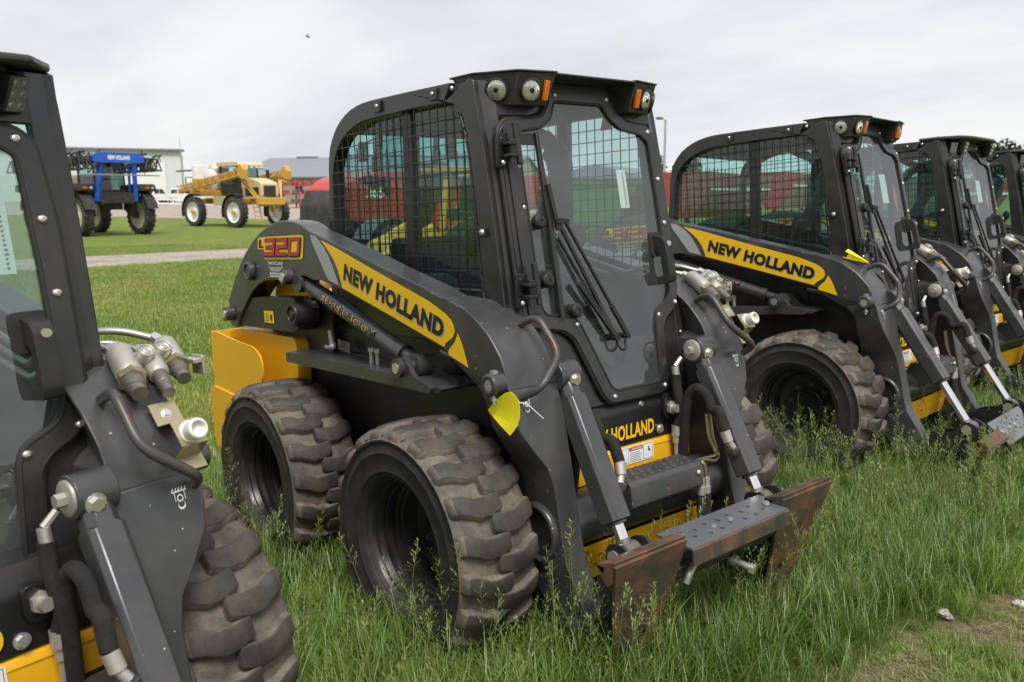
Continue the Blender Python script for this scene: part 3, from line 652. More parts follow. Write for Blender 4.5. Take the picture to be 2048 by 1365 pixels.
        # lashing symbol
        def icon():
            mb = MB()
            def g(a, b, w):                                  # on the sloping front plate
                z = .893 + .024 * b; return (.388 - (.286 if z > .88 else .233) * (z - .88) + .0025, sd * .553 + .019 * a, z)
            mb.sheet([(-1, .9), (1, .9), (1, 1.02), (-1, 1.02)], g)
            for k in range(5): x = -.95 + .42 * k; mb.sheet([(x, 1.02), (x + .12, 1.02), (x + .3, 1.3), (x + .2, 1.3)], g)
            for x in (-.7, .6): mb.sheet([(x, .1), (x + .1, .1), (x + .1, .9), (x, .9)], g)
            mb.sheet(circle(-.02, .32, .42, 14, .36), g, 0, [circle(-.02, .32, .28, 14, .22)[::-1]])
            mb.sheet(circle(-.02, -.35, .5, 14, .42), g, 0, [circle(-.02, -.2, .42, 14, .36)[::-1]])
            return mb
        part(arm, 'lashing_symbol', 'icon' + q, 'decal_white', icon, smooth=0)
        # tilt cylinder
        tl = R(cfg['tilt']); PIN = Vector((.512, .185)); rel = Vector((.118, .238))
        re = PIN + Vector((rel.x * math.cos(tl) + rel.y * math.sin(tl), -rel.x * math.sin(tl) + rel.y * math.cos(tl)))
        top = Vector((.352, .965)); dd = (re - top).normalized(); nn = Vector((-dd.y, dd.x))
        def tcyl():
            mb = MB(); yc = -.362
            mb.cyl((top.x, -.408, top.y), (top.x, -.318, top.y), .050, 28)
            s0, s1 = top + dd * .03, top + dd * .505
            def ring(p, hw, ch):
                pts = [(-hw, -hw + ch), (-hw + ch, -hw), (hw - ch, -hw), (hw, -hw + ch), (hw, hw - ch), (hw - ch, hw), (-hw + ch, hw), (-hw, hw - ch)]
                return [(p.x + nn.x * a, yc + b, p.y + nn.y * a) for a, b in pts]
            mb.loft([ring(s0, .036, .018), ring(top + dd * .075, .036, .018), ring(top + dd * .085, .042, .013), ring(s1, .042, .013)])
            mb.tube([(s1.x, yc, s1.y), (s1.x + dd.x * .012, yc, s1.y + dd.y * .012)], .034, 20)
            return mb
        tcy = part(root, 'tilt_cylinder', 'tcyl%s%d' % (q, cfg['tilt']), 'arm_paint', tcyl, bevel=.003, mirror=mir)
        s1 = top + dd * .51
        part(tcy, 'rod', 'trod%s%d' % (q, cfg['tilt']), 'chrome', lambda: MB().cyl((s1.x, -.362, s1.y), (re.x - dd.x * .03, -.362, re.y - dd.y * .03), .0215, 24), mirror=mir)
        part(tcy, 'rod_end', 'trend%s%d' % (q, cfg['tilt']), 'old_steel', lambda: MB().cyl((re.x - dd.x * .045, -.362, re.y - dd.y * .045), (re.x, -.362, re.y), .025, 16).cyl((re.x, -.395, re.y), (re.x, -.33, re.y), .036, 20), mirror=mir)
        part(tcy, 'washer', 'tcap' + q, 'zinc', lambda: MB().lathe([(0, .008), (.036, .008), (.040, .005), (.041, -.002)], (top.x, -.318, top.y), (0, 1, 0), 28).cyl((top.x, -.31, top.y), (top.x, -.29, top.y), .016, 6), mirror=mir)
        part(tcy, 'bolt', 'tbolt' + q, 'bolt_steel', lambda: hexbolt((top.x + .047, -.352, top.y - .012), (1, 0, -.2), .016, .014), mirror=mir)
        fx = top + dd * .41
        part(tcy, 'hose_fitting', 'hfit%s%d' % (q, cfg['tilt']), 'zinc', lambda: MB().cyl((fx.x + .01, -.305, fx.y + .02), (fx.x + .0, -.29, fx.y + .045), .013, 12).cyl((fx.x + .0, -.29, fx.y + .045), (fx.x - .012, -.283, fx.y + .085), .019, 12), mirror=mir)
        part(tcy, 'elbow', 'helb%s%d' % (q, cfg['tilt']), 'arm_paint', lambda: MB().tube(smooth_path([(fx.x, -.33, fx.y), (fx.x + .008, -.308, fx.y + .002), (fx.x + .012, -.304, fx.y + .022)]), .021, 12), mirror=mir)
        def hoses():
            mb = MB()
            mb.tube(smooth_path([(fx.x - .012, -.283, fx.y + .085), (fx.x - .04, -.288, fx.y + .15), (.462, -.294, .755), (.435, -.296, .805), (.395, -.294, .825), (.362, -.29, .80), (.345, -.29, .74), (.33, -.295, .64), (.315, -.30, .52)]), .0195, 12)
            mb.tube(smooth_path([(.30, -.285, .87), (.302, -.284, .84), (.31, -.283, .79), (.318, -.29, .72), (.30, -.285, .66)]), .019, 12)
            return mb
        part(root, 'hydraulic_hose', 'hose%s%d' % (q, cfg['tilt']), 'hose_sleeve', hoses, mirror=mir)
        part(root, 'hose_fitting', 'hf2' + q, 'zinc', lambda: MB().cyl((.30, -.285, .865), (.295, -.285, .90), .015, 10).cyl((.295, -.285, .90), (.30, -.315, .93), .010, 8), mirror=mir)
        part(root, 'hose_fitting', 'hf3' + q, 'zinc', lambda: MB().cyl((.30, -.285, .67), (.30, -.285, .63), .021, 12).cyl((.30, -.285, .63), (.30, -.285, .60), .016, 6).cyl((.30, -.285, .60), (.30, -.285, .545), .010, 8), mirror=mir)
    # ---- cross tube and step
    part(root, 'cross_tube', 'xtube', 'arm_paint', lambda: MB().cyl((.350, -.40, .456), (.350, .40, .456), .092, 40))
    st = part(root, 'step', 'step', 'arm_paint', lambda: MB().plate(round2([(.385, .565), (.40, .598), (.50, .592), (.512, .58), (.522, .505), (.505, .497), (.43, .45), (.36, .50)], .006), fy, -.215, .165), bevel=.004)
    def dimples():
        mb = MB()
        for i in range(9):
            for j in range(3):
                y = -.19 + .04 * i + (.02 if j % 2 else 0); mb.lathe([(.0115, -.001), (.0085, .0018), (.0045, .0026), (.0035, .0), (0, .0)], (.412 + .034 * j, y, .5975 - .0018 * j), (0, 0, 1), 10)
        return mb
    part(st, 'tread_bumps', 'dimp', 'arm_paint', dimples)
    part(st, 'bolt', 'stb', 'bolt_steel', lambda: button((.518, .14, .555), (1, 0, 0), .010))
    for k in (0, 1):
        e = .022 * k; e2 = .03 * k
        part(root, 'hydraulic_tube', 'stub%d' % k, 'brass_zinc', lambda: MB().tube(fillet([(.40, .34 + e, .72), (.41, .345 + e, .62), (.42, .372 + e, .567 - e), (.44, .34, .562 - e), (.46, .20 + e, .575), (.498, .165 + e, .582), (.502, .178 + e, .56), (.502, .178 + e2, .50)], .025, 5), .0065, 8))
        part(root, 'hose_fitting', 'sfit%d' % k, 'zinc', lambda: MB().cyl((.502, .178 + e2, .52), (.502, .178 + e2, .485), .013, 6).cyl((.502, .178 + e2, .488), (.502, .177 + e2, .455), .016, 12))
        part(root, 'hydraulic_hose', 'shose%d' % k, 'hose_sleeve', lambda: MB().tube(smooth_path([(.502, .177 + e2, .46), (.505, .172 + e2, .38), (.52, .16 + e2, .28), (.55, .15, .22)]), .017, 10))
    # ---- attachment coupler
    def rel3(x, y, z): return (x - .512, y, z - .185)
    qa = part(root, 'quick_attach', 'qa', 'black_paint', lambda: MB().bar(rel3(.695, -.46, .345), rel3(.695, .46, .345), .05, .06).bar(rel3(.735, -.28, .36), rel3(.735, .28, .36), .03, .03), bevel=.004)
    qa.location = (.512, 0, .185); qa.rotation_euler = (0, R(cfg['tilt']), 0)
    def fplate(y0):                                       # plane of the attach plates
        return lambda a, b, w: rel3(.672 + .285 * b + w * .958, a, .105 + .958 * b - w * .285)
    for sd in (-1, 1):
        mir = sd > 0; q = str(mir)
        part(qa, 'side_plate', 'qside' + q, 'black_paint', lambda: MB().plate(round2([(.475, .12), (.475, .20), (.53, .30), (.585, .36), (.60, .46), (.665, .475), (.71, .43), (.745, .435), (.745, .40), (.652, .10), (.60, .085)], .02), lambda a, b, w: rel3(a, w, b), -.425, -.412).plate(round2([(.475, .12), (.475, .20), (.53, .30), (.585, .36), (.60, .46), (.665, .475), (.71, .43), (.65, .10)], .02), lambda a, b, w: rel3(a, w, b), -.318, -.306), bevel=.003, mirror=mir)
        part(qa, 'attach_plate', 'qplate' + q, 'rust_plate', lambda: MB().plate([(-.585, .395), (-.262, .395), (-.275, .25), (-.318, .05), (-.335, -.03), (-.47, -.03), (-.53, .18)], fplate(0), -.006, .006, [circle(-.375, .075, .013, 14, .026)[::-1]]).plate([(-.335, -.03), (-.47, -.03), (-.475, -.055), (-.34, -.055)], lambda a, b, w: (lambda p: (p[0] + (b < -.04) * .03, p[1], p[2]))(fplate(0)(a, b, w)), -.006, .006), smooth=0, mirror=mir)
        part(qa, 'hook_lip', 'qlip' + q, 'rust_plate', lambda: MB().plate(round2([(.776, .478), (.787, .497), (.715, .478), (.712, .462), (.757, .415), (.765, .425)], .008), lambda a, b, w: rel3(a, w, b), -.585, -.262, ), bevel=.003, mirror=mir)
        part(qa, 'bolt', 'qb' + q, 'bolt_steel', lambda: MB().cyl(rel3(.74, -.23, .465), rel3(.74, -.23, .475), .014, 6), mirror=mir)
        part(qa, 'pin', 'qpin' + q, 'zinc', lambda: MB().cyl(rel3(.63, -.43, .423), rel3(.63, -.30, .423), .024, 18), mirror=mir)
    holes = []
    random.seed(3)
    for i in range(7):
        y = -.20 + .062 * i; holes += [circle(y, .045 + (.012 if i % 2 else 0), .0085, 10), circle(y + .02, .105 - (.014 if i % 3 == 0 else 0), .0085, 10)]
    sp = part(qa, 'foot_plate', 'qstep', 'step_steel', lambda: MB().plate([(-.262, 0), (-.262, .148), (.262, .148), (.262, .05), (.30, .03), (.30, 0)], lambda a, b, w: rel3(.662 + b, a, .462 - .05 * b + w), -.004, .004, [h[::-1] for h in holes]), smooth=0)
    part(sp, 'folded_edge', 'qfold', 'rust_plate', lambda: MB().plate([(.806, .458), (.814, .452), (.816, .402), (.808, .400), (.806, .448)], lambda a, b, w: rel3(a, w, b), -.262, .262), bevel=.001)
    [part(sp, 'bolt', 'qsb%d' % k, 'bolt_steel', lambda: MB().cyl(rel3(.735, y, .450), rel3(.735, y, .466), .010, 12)) for k, y in enumerate((-.06, .03))]
    part(qa, 'lock_pin', 'qlock', 'zinc', lambda: MB().cyl(rel3(.71, .06, .31), rel3(.79, .075, .29), .012, 14).cyl(rel3(.785, .074, .291), rel3(.80, .077, .288), .019, 6).cyl(rel3(.72, .062, .308), rel3(.735, .065, .304), .02, 14))
    part(qa, 'lock_lever', 'qlev', 'steel_tube', lambda: MB().tube(fillet([rel3(.75, .12, .372), rel3(.76, -.19, .378), rel3(.775, -.235, .36), rel3(.77, -.245, .33)], .02), .012, 10))
    # ---- auxiliary couplers on the left arm
    UX = Vector((.88, -.24, -.41)).normalized()
    BODY = ((.554, .0315, .203, 1.197, .115), (.694, .030, .165, 1.198, .10)); 
    def coupler():
        mb = MB()
        for y, r, x, z, ln in BODY:
            c = Vector((x, y, z)); mb.tube([c - UX * ln * .62, c - UX * ln * .5, c - UX * .01, c + UX * ln * .38, c + UX * ln * .45], [r * .7, r * .96, r, r * 1.02, r * .9], 20)
        c = Vector((.205, .622, 1.192)); mb.tube([c - UX * .06, c - UX * .05, c + UX * .045, c + UX * .06], [.018, .026, .027, .022], 16)
        mb.bar((.185, .56, 1.195), (.165, .69, 1.20), .055, .040)
        for x, y in ((.214, .597), (.190, .655)): mb.lathe([(.0, .024), (.009, .024), (.011, .019), (.015, .019), (.018, .026), (.021, .024), (.022, -.02)], (x, y, 1.212), (.62, .05, .78), 18)
        mb.box((.19, .742, 1.178), (.05, .03, .012)); mb.box((.19, .755, 1.165), (.05, .008, .05))
        return mb
    aux = part(root, 'coupler_block', 'coup', 'zinc', coupler, bevel=.003)
    for k, (y, r, x, z, ln) in enumerate(BODY):
        part(aux, 'coupler_nut', 'cnut%d' % k, 'brass_zinc', lambda: MB().cyl(Vector((x, y, z)) + UX * ln * .42, Vector((x, y, z)) + UX * ln * .60, r * 1.08, 6))
    for k, (y, r, x, z, l0, l1) in enumerate(((.554, .0225, .203, 1.197, .05, .125), (.622, .0165, .205, 1.192, .05, .135), (.694, .020, .165, 1.198, .045, .115))):
        c = Vector((x, y, z)); part(aux, 'coupler_port', 'cport%d' % k, 'old_steel', lambda: MB().tube([c + UX * l0, c + UX * (l0 + l1) * .52, c + UX * (l0 + l1) * .53, c + UX * l1 * .82, c + UX * l1 * .83, c + UX * l1], [r * 1.1, r * 1.1, r, r, r * .88, r * .86], 18))
    for k, (P, rd_, r) in enumerate((([(-.45, .44, 1.33), (-.08, .44, 1.24), (-.02, .445, 1.275), (.03, .64, 1.262), (.10, .705, 1.232)], .04, .0095), ([(-.45, .44, 1.29), (-.04, .44, 1.20), (.02, .445, 1.245), (.06, .60, 1.238), (.14, .635, 1.215)], .03, .008), ([(-.45, .44, 1.25), (-.03, .44, 1.165), (.03, .50, 1.265), (.13, .568, 1.226)], .03, .009))):
        part(aux, 'hydraulic_tube', 'ctube%d' % k, 'steel_tube', lambda: MB().tube(fillet(P, rd_, 5), r, 12))
    for k, (a, b, r) in enumerate((((.085, .700, 1.238), (.125, .704, 1.222), .016), ((.125, .632, 1.219), (.165, .630, 1.206), .015), ((.112, .565, 1.232), (.150, .566, 1.216), .017))):
        part(aux, 'tube_nut', 'ctn%d' % k, 'bolt_steel', lambda: MB().cyl(a, b, r, 6))
    def elec():
        mb = MB(); t = Vector((.62, 0, -.78)); n = Vector((.78, 0, .62))
        P = lambda s, k, y: (.318 + t.x * s + n.x * k, y, 1.085 + t.z * s + n.z * k)
        for (s0, k0), (s1, k1) in (((-.03, .004), (.028, .004)), ((.028, .004), (.05, .055)), ((.05, .055), (.115, .055)), ((.115, .055), (.118, .006)), ((.118, .006), (.155, .006))):
            a, b, c, d = P(s0, k0, .543), P(s0, k0, .609), P(s1, k1, .609), P(s1, k1, .543); e = Vector(n) * .004
            vs = [a, b, c, d] + [tuple(Vector(x) + e) for x in (a, b, c, d)]
            mb.add(vs, [(0, 1, 2, 3), (7, 6, 5, 4), (0, 4, 5, 1), (1, 5, 6, 2), (2, 6, 7, 3), (3, 7, 4, 0)])
        return mb
    eb = part(root, 'socket_bracket', 'elec', 'brass_zinc', elec, bevel=.002)
    def sock():
        mb = MB(); t = Vector((.62, 0, -.78)); n = Vector((.78, 0, .62)); c = Vector((.318, .574, 1.085)) + t * .083 + n * .058
        d = (n + t * .35).normalized()
        mb.lathe([(.026, 0), (.026, .010), (.022, .012), (.024, .026), (.024, .045), (.021, .048), (.018, .048), (.016, .034), (0, .034)], c, d, 22); return mb
    part(eb, 'socket', 'esock', 'poly_white', sock)
    part(eb, 'bolt', 'ebolt', 'bolt_steel', lambda: hexbolt((.3215, .576, 1.088), (.78, 0, .62), .009))
    cab(root, cfg)
    return root
# ------------------------------------------------------------------ cab and door
ROOF_O = [(-.085, 1.963), (-.37, 1.967), (-.55, 1.968), (-.631, 1.968), (-.68, 1.966), (-.726, 1.961), (-.78, 1.950), (-.827, 1.934), (-.868, 1.914), (-.904, 1.89), (-.938, 1.856), (-.966, 1.816), (-.982, 1.77), (-.99, 1.716), (-.998, 1.613), (-1.013, 1.499), (-1.03, 1.2), (-1.03, 1.0)]
ROOF_I = [(-.119, 1.905), (-.376, 1.900), (-.55, 1.897), (-.638, 1.895), (-.675, 1.893), (-.715, 1.888), (-.757, 1.879), (-.80, 1.864), (-.84, 1.846), (-.873, 1.825), (-.903, 1.798), (-.928, 1.765), (-.944, 1.73), (-.955, 1.69), (-.962, 1.60), (-.972, 1.499), (-.975, 1.2), (-.975, 1.0)]
AP_R = [(-.119, 1.905), (-.071, 1.889), (-.04, 1.865), (-.018, 1.838), (-.001, 1.788), (.014, 1.701), (.036, 1.527), (.048, 1.40), (.065, 1.2), (.08, 1.0), (.10, .86)]
AP_F = [(.02, 1.963), (.045, 1.955), (.052, 1.90), (.060, 1.87), (.074, 1.80), (.090, 1.72), (.122, 1.527), (.142, 1.40), (.172, 1.2), (.20, 1.0), (.225, .86)]
def on(poly, x, upper):                                    # z of a polyline at x
    for (x0, z0), (x1, z1) in zip(poly, poly[1:]):
        if (x0 - x) * (x1 - x) <= 0 and x0 != x1: return z0 + (z1 - z0) * (x - x0) / (x1 - x0)
    return None
def onz(poly, z):
    for (x0, z0), (x1, z1) in zip(poly, poly[1:]):
        if (z0 - z) * (z1 - z) <= 0 and z0 != z1: return x0 + (x1 - x0) * (z - z0) / (z1 - z0)
    return None
def dplane(y, z, w): return (.110 - (z - 1.802) * .164 + w, y, z)
DOOR_O = round2([(-.150, 1.955), (-.160, 1.90), (-.185, 1.848), (-.235, 1.828), (-.375, 1.818), (-.412, 1.78), (-.414, 1.30), (-.414, 1.15), (-.395, 1.12), (-.24, 1.094), (-.19, 1.06), (-.085, .84), (-.05, .808), (.235, .808), (.268, .84), (.282, 1.05), (.305, 1.085), (.365, 1.12), (.392, 1.17), (.392, 1.60), (.376, 1.79), (.345, 1.825), (.235, 1.835), (.185, 1.86), (.150, 1.92), (.140, 1.955)], .018, 3)
DOOR_I = round2([(-.137, 1.895), (.105, 1.895), (.140, 1.845), (.190, 1.808), (.300, 1.792), (.338, 1.765), (.346, 1.5), (.345, 1.19), (.325, 1.152), (.262, 1.118), (.246, 1.08), (.228, .87), (.21, .848), (-.015, .848), (-.045, .866), (-.155, 1.10), (-.185, 1.135), (-.312, 1.152), (-.330, 1.18), (-.333, 1.5), (-.333, 1.765), (-.315, 1.785), (-.215, 1.80), (-.165, 1.835)], .015, 3)
def cab(root, cfg):
    pods = cfg['pods']; K = 'P' if pods else 'F'
    def frame():
        mb = MB()
        for sg in (-1, 1):
            f = lambda a, b, w, sg=sg: (a, w * sg, b)
            mb.strip(ROOF_O, ROOF_I, .455, .398, f)
            mb.strip(AP_R, AP_F, .455, .412, f)
            mb.plate([(-1.03, 1.0), (-1.03, 1.24), (.06, 1.24), (.10, .86), (-.6, .86)], f, .452, .40)                       # lower side
            mb.plate([(-.46, 1.21), (-.40, 1.21), (-.385, 1.90), (-.445, 1.90)], f, .425, .385)                             # inner post
            # front corner panel between post and door
            pts = [(1.955, .018), (1.90, .012), (1.80, .006), (1.6, .0), (1.3, .0), (1.1, .0), (.86, .0)]
            vs = []
            for z, k in pts:
                xo = onz(AP_F, min(z, 1.954)); vs += [(xo - .004, sg * .440, z), (dplane(0, z, -.012)[0], sg * .385, z), (dplane(0, z, -.03)[0], sg * .385, z), (xo - .04, sg * .430, z)]
            fs = []
            for i in range(len(pts) - 1):
                for j in range(4): fs.append((4 * i + j, 4 * i + (j + 1) % 4, 4 * i + 4 + (j + 1) % 4, 4 * i + 4 + j))
            mb.add(vs, fs)
        mb.plate([(-.39, 1.835), (-.39, 1.955), (.39, 1.955), (.39, 1.835), (.30, 1.838), (.21, 1.86), (.16, 1.93), (-.16, 1.93), (-.19, 1.86), (-.26, 1.838)], dplane, -.055, -.014)   # header above the door
        mb.plate([(-.43, 1.15), (-.20, 1.11), (-.10, .86), (.25, .83), (.27, 1.09), (.43, 1.15), (.43, .80), (-.43, .80)], dplane, -.05, -.016)                                      # sill panel
        mb.box((-1.0, 0, 1.08), (.05, .88, .36)); mb.box((-.68, 0, 1.045), (.66, .86, .03))
        mb.box((-.915, 0, 1.885), (.03, .82, .035))
        return mb
    cb_ = part(root, 'cab', 'cabframe', 'cab_paint', frame, bevel=.004)
    cb_.scale = cfg.get('cabscale', (1, 1, 1)); cb_.location = cfg.get('caboff', (0, 0, 0)); cb_.rotation_euler = (0, cfg.get('cabpitch', 0), 0)
    def roof():
        mb = MB(); A = [(a, b - .006) for a, b in ROOF_O[:9]]; B = [(a + .012, b - .03) for a, b in ROOF_O[:9]]
        mb.strip([(.03, 1.955)] + A, [(.03, 1.93)] + B, -.44, .44, lambda a, b, w: (a, w, b))
        return mb
    part(cb_, 'roof_panel', 'roof', 'cab_paint', roof)
    part(cb_, 'headliner', 'hliner', 'interior', lambda: MB().box((-.42, 0, 1.905), (.78, .78, .02)))
    for sg in (-1, 1):
        f = lambda a, b, w, sg=sg: (a, w * sg, b)
        out = [(-.965, 1.22)] + [(a, b) for a, b in reversed(ROOF_I[:16])] + AP_R[1:9]
        part(cb_, 'side_window', 'swin%d' % sg, 'side_glass', lambda: MB().sheet(out, f, .415), smooth=0)
        if cfg.get('guard', True):
            def mesh_fn():
                mb = MB(); w = .450 * sg; xs = [-.965 + .0495 * i for i in range(20)]
                for x in xs:
                    zt = on(ROOF_I, x, 1) if x < -.12 else on([(a, b) for a, b in AP_R], x, 1)
                    if zt is None: zt = 1.9
                    if x > -.02: zt = min(zt, 1.80 if x < .0 else 1.75)
                    z0 = 1.15
                    if zt - z0 > .05: mb.bar((x, w, z0), (x + .0, w, zt - .002), .0034, .0034, (1, 0, 0))
                for i in range(16):
                    z = 1.16 + .0495 * i
                    x0 = onz([(a, b) for a, b in ROOF_I], z); x1 = onz(AP_R, z)
                    if x0 is None: x0 = -.9
                    if x1 is None: x1 = -.1
                    mb.bar((x0 - .002, w + .004 * sg, z), (x1 + .004, w + .004 * sg, z), .0034, .0034)
                mb.tube([(-.10, w, 1.885), (-.035, w, 1.845), (-.012, w, 1.78), (.004, w, 1.70), (.026, w, 1.53), (.055, w, 1.20)], .0045, 6)
                return mb
            part(cb_, 'window_guard', 'guard%d' % sg, 'black_paint', mesh_fn, smooth=0)
            for k, (x, z) in enumerate(((-.554, 1.938), (-.177, 1.936))):
                part(cb_, 'guard_clip', 'gclip%d%d' % (k, sg), 'cab_paint', lambda x=x, z=z: MB().box((x, .461 * sg, z - .002), (.042, .010, .042)), bevel=.002)
                part(cb_, 'bolt', 'gbolt%d%d' % (k, sg), 'bolt_steel', lambda x=x, z=z: button((x, .466 * sg, z), (0, sg, 0), .008))
            part(cb_, 'guard_clip', 'gclipm%d' % sg, 'cab_paint', lambda: MB().box((.078, .461 * sg, 1.443), (.034, .014, .030)).bar((.04, .464 * sg, 1.443), (.08, .464 * sg, 1.443), .006, .012), bevel=.002)
            part(cb_, 'bolt', 'gboltm%d' % sg, 'bolt_steel', lambda: button((.083, .468 * sg, 1.443), (0, sg, 0), .011))
        part(cb_, 'bolt', 'gboltr%d' % sg, 'bolt_steel', lambda: button((-.072, .455 * sg, 1.942), (0, sg, 0), .0085))
        for k, z in enumerate((1.50, 1.25, 1.02)):
            part(cb_, 'bolt', 'pbolt%d%d' % (k, sg), 'bolt_steel', lambda z=z: button((.112 - (z - 1.802) * .164 - .008, .395 * sg, z), (1, 0, .16), .006))
    part(cb_, 'rear_window', 'rwin', 'side_glass', lambda: MB().sheet([(-.40, 1.25), (.40, 1.25), (.40, 1.87), (-.40, 1.87)], lambda a, b, w: (-1.0 + max(0, b - 1.25) * .12, a, b)), smooth=0)
    if cfg.get('guard', True):
        def rmesh():
            mb = MB()
            for i in range(17): y = -.40 + .05 * i; mb.bar((-1.02, y, 1.22), (-1.005, y, 1.82), .0046, .0046, (1, 0, 0))
            for i in range(12): z = 1.24 + .05 * i; mb.bar((-1.022, -.41, z), (-1.022, .41, z), .0046, .0046)
            return mb
        part(cb_, 'window_guard', 'guardr', 'black_paint', rmesh, smooth=0)
    # interior
    def seat():
        mb = MB()
        mb.plate(round2([(-.84, 1.05), (-.84, 1.10), (-.42, 1.16), (-.38, 1.12), (-.38, 1.05)], .03), fy, -.25, .25)
        mb.plate(round2([(-.84, 1.08), (-.92, 1.38), (-.89, 1.42), (-.83, 1.42), (-.72, 1.12)], .04), fy, -.21, .21)
        return mb
    part(cb_, 'seat', 'seat', 'seat_grey', seat, bevel=.03)
    def inter():
        mb = MB()
        for sg in (-1, 1):
            mb.plate(round2([(-.80, 1.10), (-.78, 1.27), (-.40, 1.28), (-.25, 1.22), (-.20, 1.10)], .03), lambda a, b, w, sg=sg: (a, sg * w, b), .27, .36)
            mb.tube(smooth_path([(-.27, sg * .31, 1.22), (-.25, sg * .30, 1.32), (-.22, sg * .29, 1.37)]), .014, 10); mb.sphere((-.22, sg * .29, 1.40), .032, 10, (1, .9, 1.5))
        mb.box((.10, .12, .93), (.14, .26, .16))
        return mb
    part(cb_, 'control_console', 'console', 'interior', inter, bevel=.01)
    part(cb_, 'lap_bar', 'lapbar', 'grey_plastic', lambda: MB().tube(smooth_path([(-.52, .25, 1.90), (-.45, .25, 1.86), (-.371, .25, 1.822), (-.320, .25, 1.765), (-.285, .25, 1.70), (-.30, .25, 1.62), (-.345, .25, 1.55), (-.40, .25, 1.47), (-.47, .25, 1.38)]), [.028] * 12 + [.036] * 6 + [.055] * 8 + [.05] * 6 + [.042] * 17, 12))
    part(cb_, 'cup_holder', 'cuph', 'interior', lambda: MB().lathe([(.028, 0), (.034, .003), (.034, .012), (.026, .012), (.024, -.03), (0, -.03)], (.13, .07, 1.005), (.3, 0, 1), 20).lathe([(.028, 0), (.034, .003), (.034, .012), (.026, .012), (.024, -.03), (0, -.03)], (.13, .16, .99), (.3, 0, 1), 20))
    part(cb_, 'warning_sticker', 'hsign', 'decal_yellow', lambda: MB().plate([(-.19, 1.84), (-.12, 1.84), (-.135, 1.895), (-.175, 1.895)], fy, .40, .402), smooth=0)
    # visor
    if pods:
        for sg in (-1, 1):
            def pod():
                T = [(-.089, .443, 1.981), (.024, .439, 1.976), (.161, .348, 1.973), (.191, .203, 1.973)]
                B = [(-.02, .440, 1.872), (.026, .388, 1.873), (.117, .346, 1.870), (.141, .209, 1.871)]
                vs = [(a, sg * b, c) for a, b, c in T + B] + [(-.06, sg * .20, 1.975), (-.02, sg * .21, 1.873), (-.089, sg * .43, 1.96)]
                mb = MB(); mb.add(vs, [(0, 1, 5, 4), (1, 2, 6, 5), (2, 3, 7, 6), (3, 8, 9, 7), (4, 5, 6, 7, 9), (0, 8, 3, 2, 1), (0, 4, 9, 8)])
                mb.plate([(-.10, .20), (-.10, .446), (.026, .443), (.166, .351), (.197, .20)], lambda a, b, w: (a, sg * b, w - .012 * max(0, a) * 0), 1.9745, 1.9815)
                return mb
            vz = part(cb_, 'light_pod', 'pod%d' % sg, 'visor_paint', pod, bevel=.003)
            for k, (c, p0, p1) in enumerate((((.093, sg * .390, 1.920), (.024, .439), (.161, .348)), ((.155, sg * .291, 1.917), (.161, .348), (.191, .203)))):
                d = Vector((p1[0] - p0[0], (p1[1] - p0[1]), 0)); nrm = Vector((-d.y, d.x, -.25 * d.length)); nrm = Vector((abs(nrm.x), abs(nrm.y) * sg, 0)).normalized(); nrm = (nrm + Vector((0, 0, -.26))).normalized()
                lm = part(vz, 'work_lamp', 'lampr%d%d' % (k, sg), 'black_paint', lambda c=c, nrm=nrm: MB().lathe([(.038, -.012), (.0405, .0), (.0405, .006), (.036, .008), (.035, .001)], c, nrm, 28))
                part(vz, 'lamp_lens', 'lampl%d%d' % (k, sg), 'lamp_lens', lambda c=c, nrm=nrm: MB().lathe([(.0365, .002), (.030, .006), (.018, .0095), (.008, .0105), (0, .0108)], c, nrm, 28))
                part(vz, 'bulb', 'bulb%d%d' % (k, sg), 'decal_black', lambda c=c, nrm=nrm: MB().lathe([(.009, .008), (.009, .0115), (.004, .0135), (0, .014)], c, nrm, 12))
            part(vz, 'marker_light', 'mark%d' % sg, 'orange_lens', lambda: MB().box((.1685, sg * .233, 1.917), (.014, .021, .068), Matrix.Rotation(-.12 * sg, 3, 'Z') @ Matrix.Rotation(.26, 3, 'Y')), bevel=.003)
        def louver():
            mb = MB(); mb.plate([(-.10, -.20), (-.10, .20), (.10, .20), (.10, -.20)], lambda a, b, w: (a, b, w), 1.970, 1.976, [[(.02 + .0, -.185 + .028 * i), (.02, -.172 + .028 * i), (.07, -.165 + .028 * i), (.07, -.178 + .028 * i)] for i in range(13)])
            mb.plate([(.10, -.203), (.10, .203), (.19, .203), (.19, -.203)], lambda a, b, w: (a, b, w), 1.9705, 1.9765)
            return mb
        part(cb_, 'visor', 'louver', 'visor_paint', louver, bevel=.0015)
    else:
        def flat():
            mb = MB()
            mb.plate([(-.10, -.455), (.03, -.455), (.17, -.37), (.205, -.22), (.205, .22), (.17, .37), (.03, .455), (-.10, .455)], lambda a, b, w: (a, b, w), 1.962, 1.984)
            return mb
        vz = part(cb_, 'visor', 'flatvisor', 'visor_paint', flat, bevel=.008)
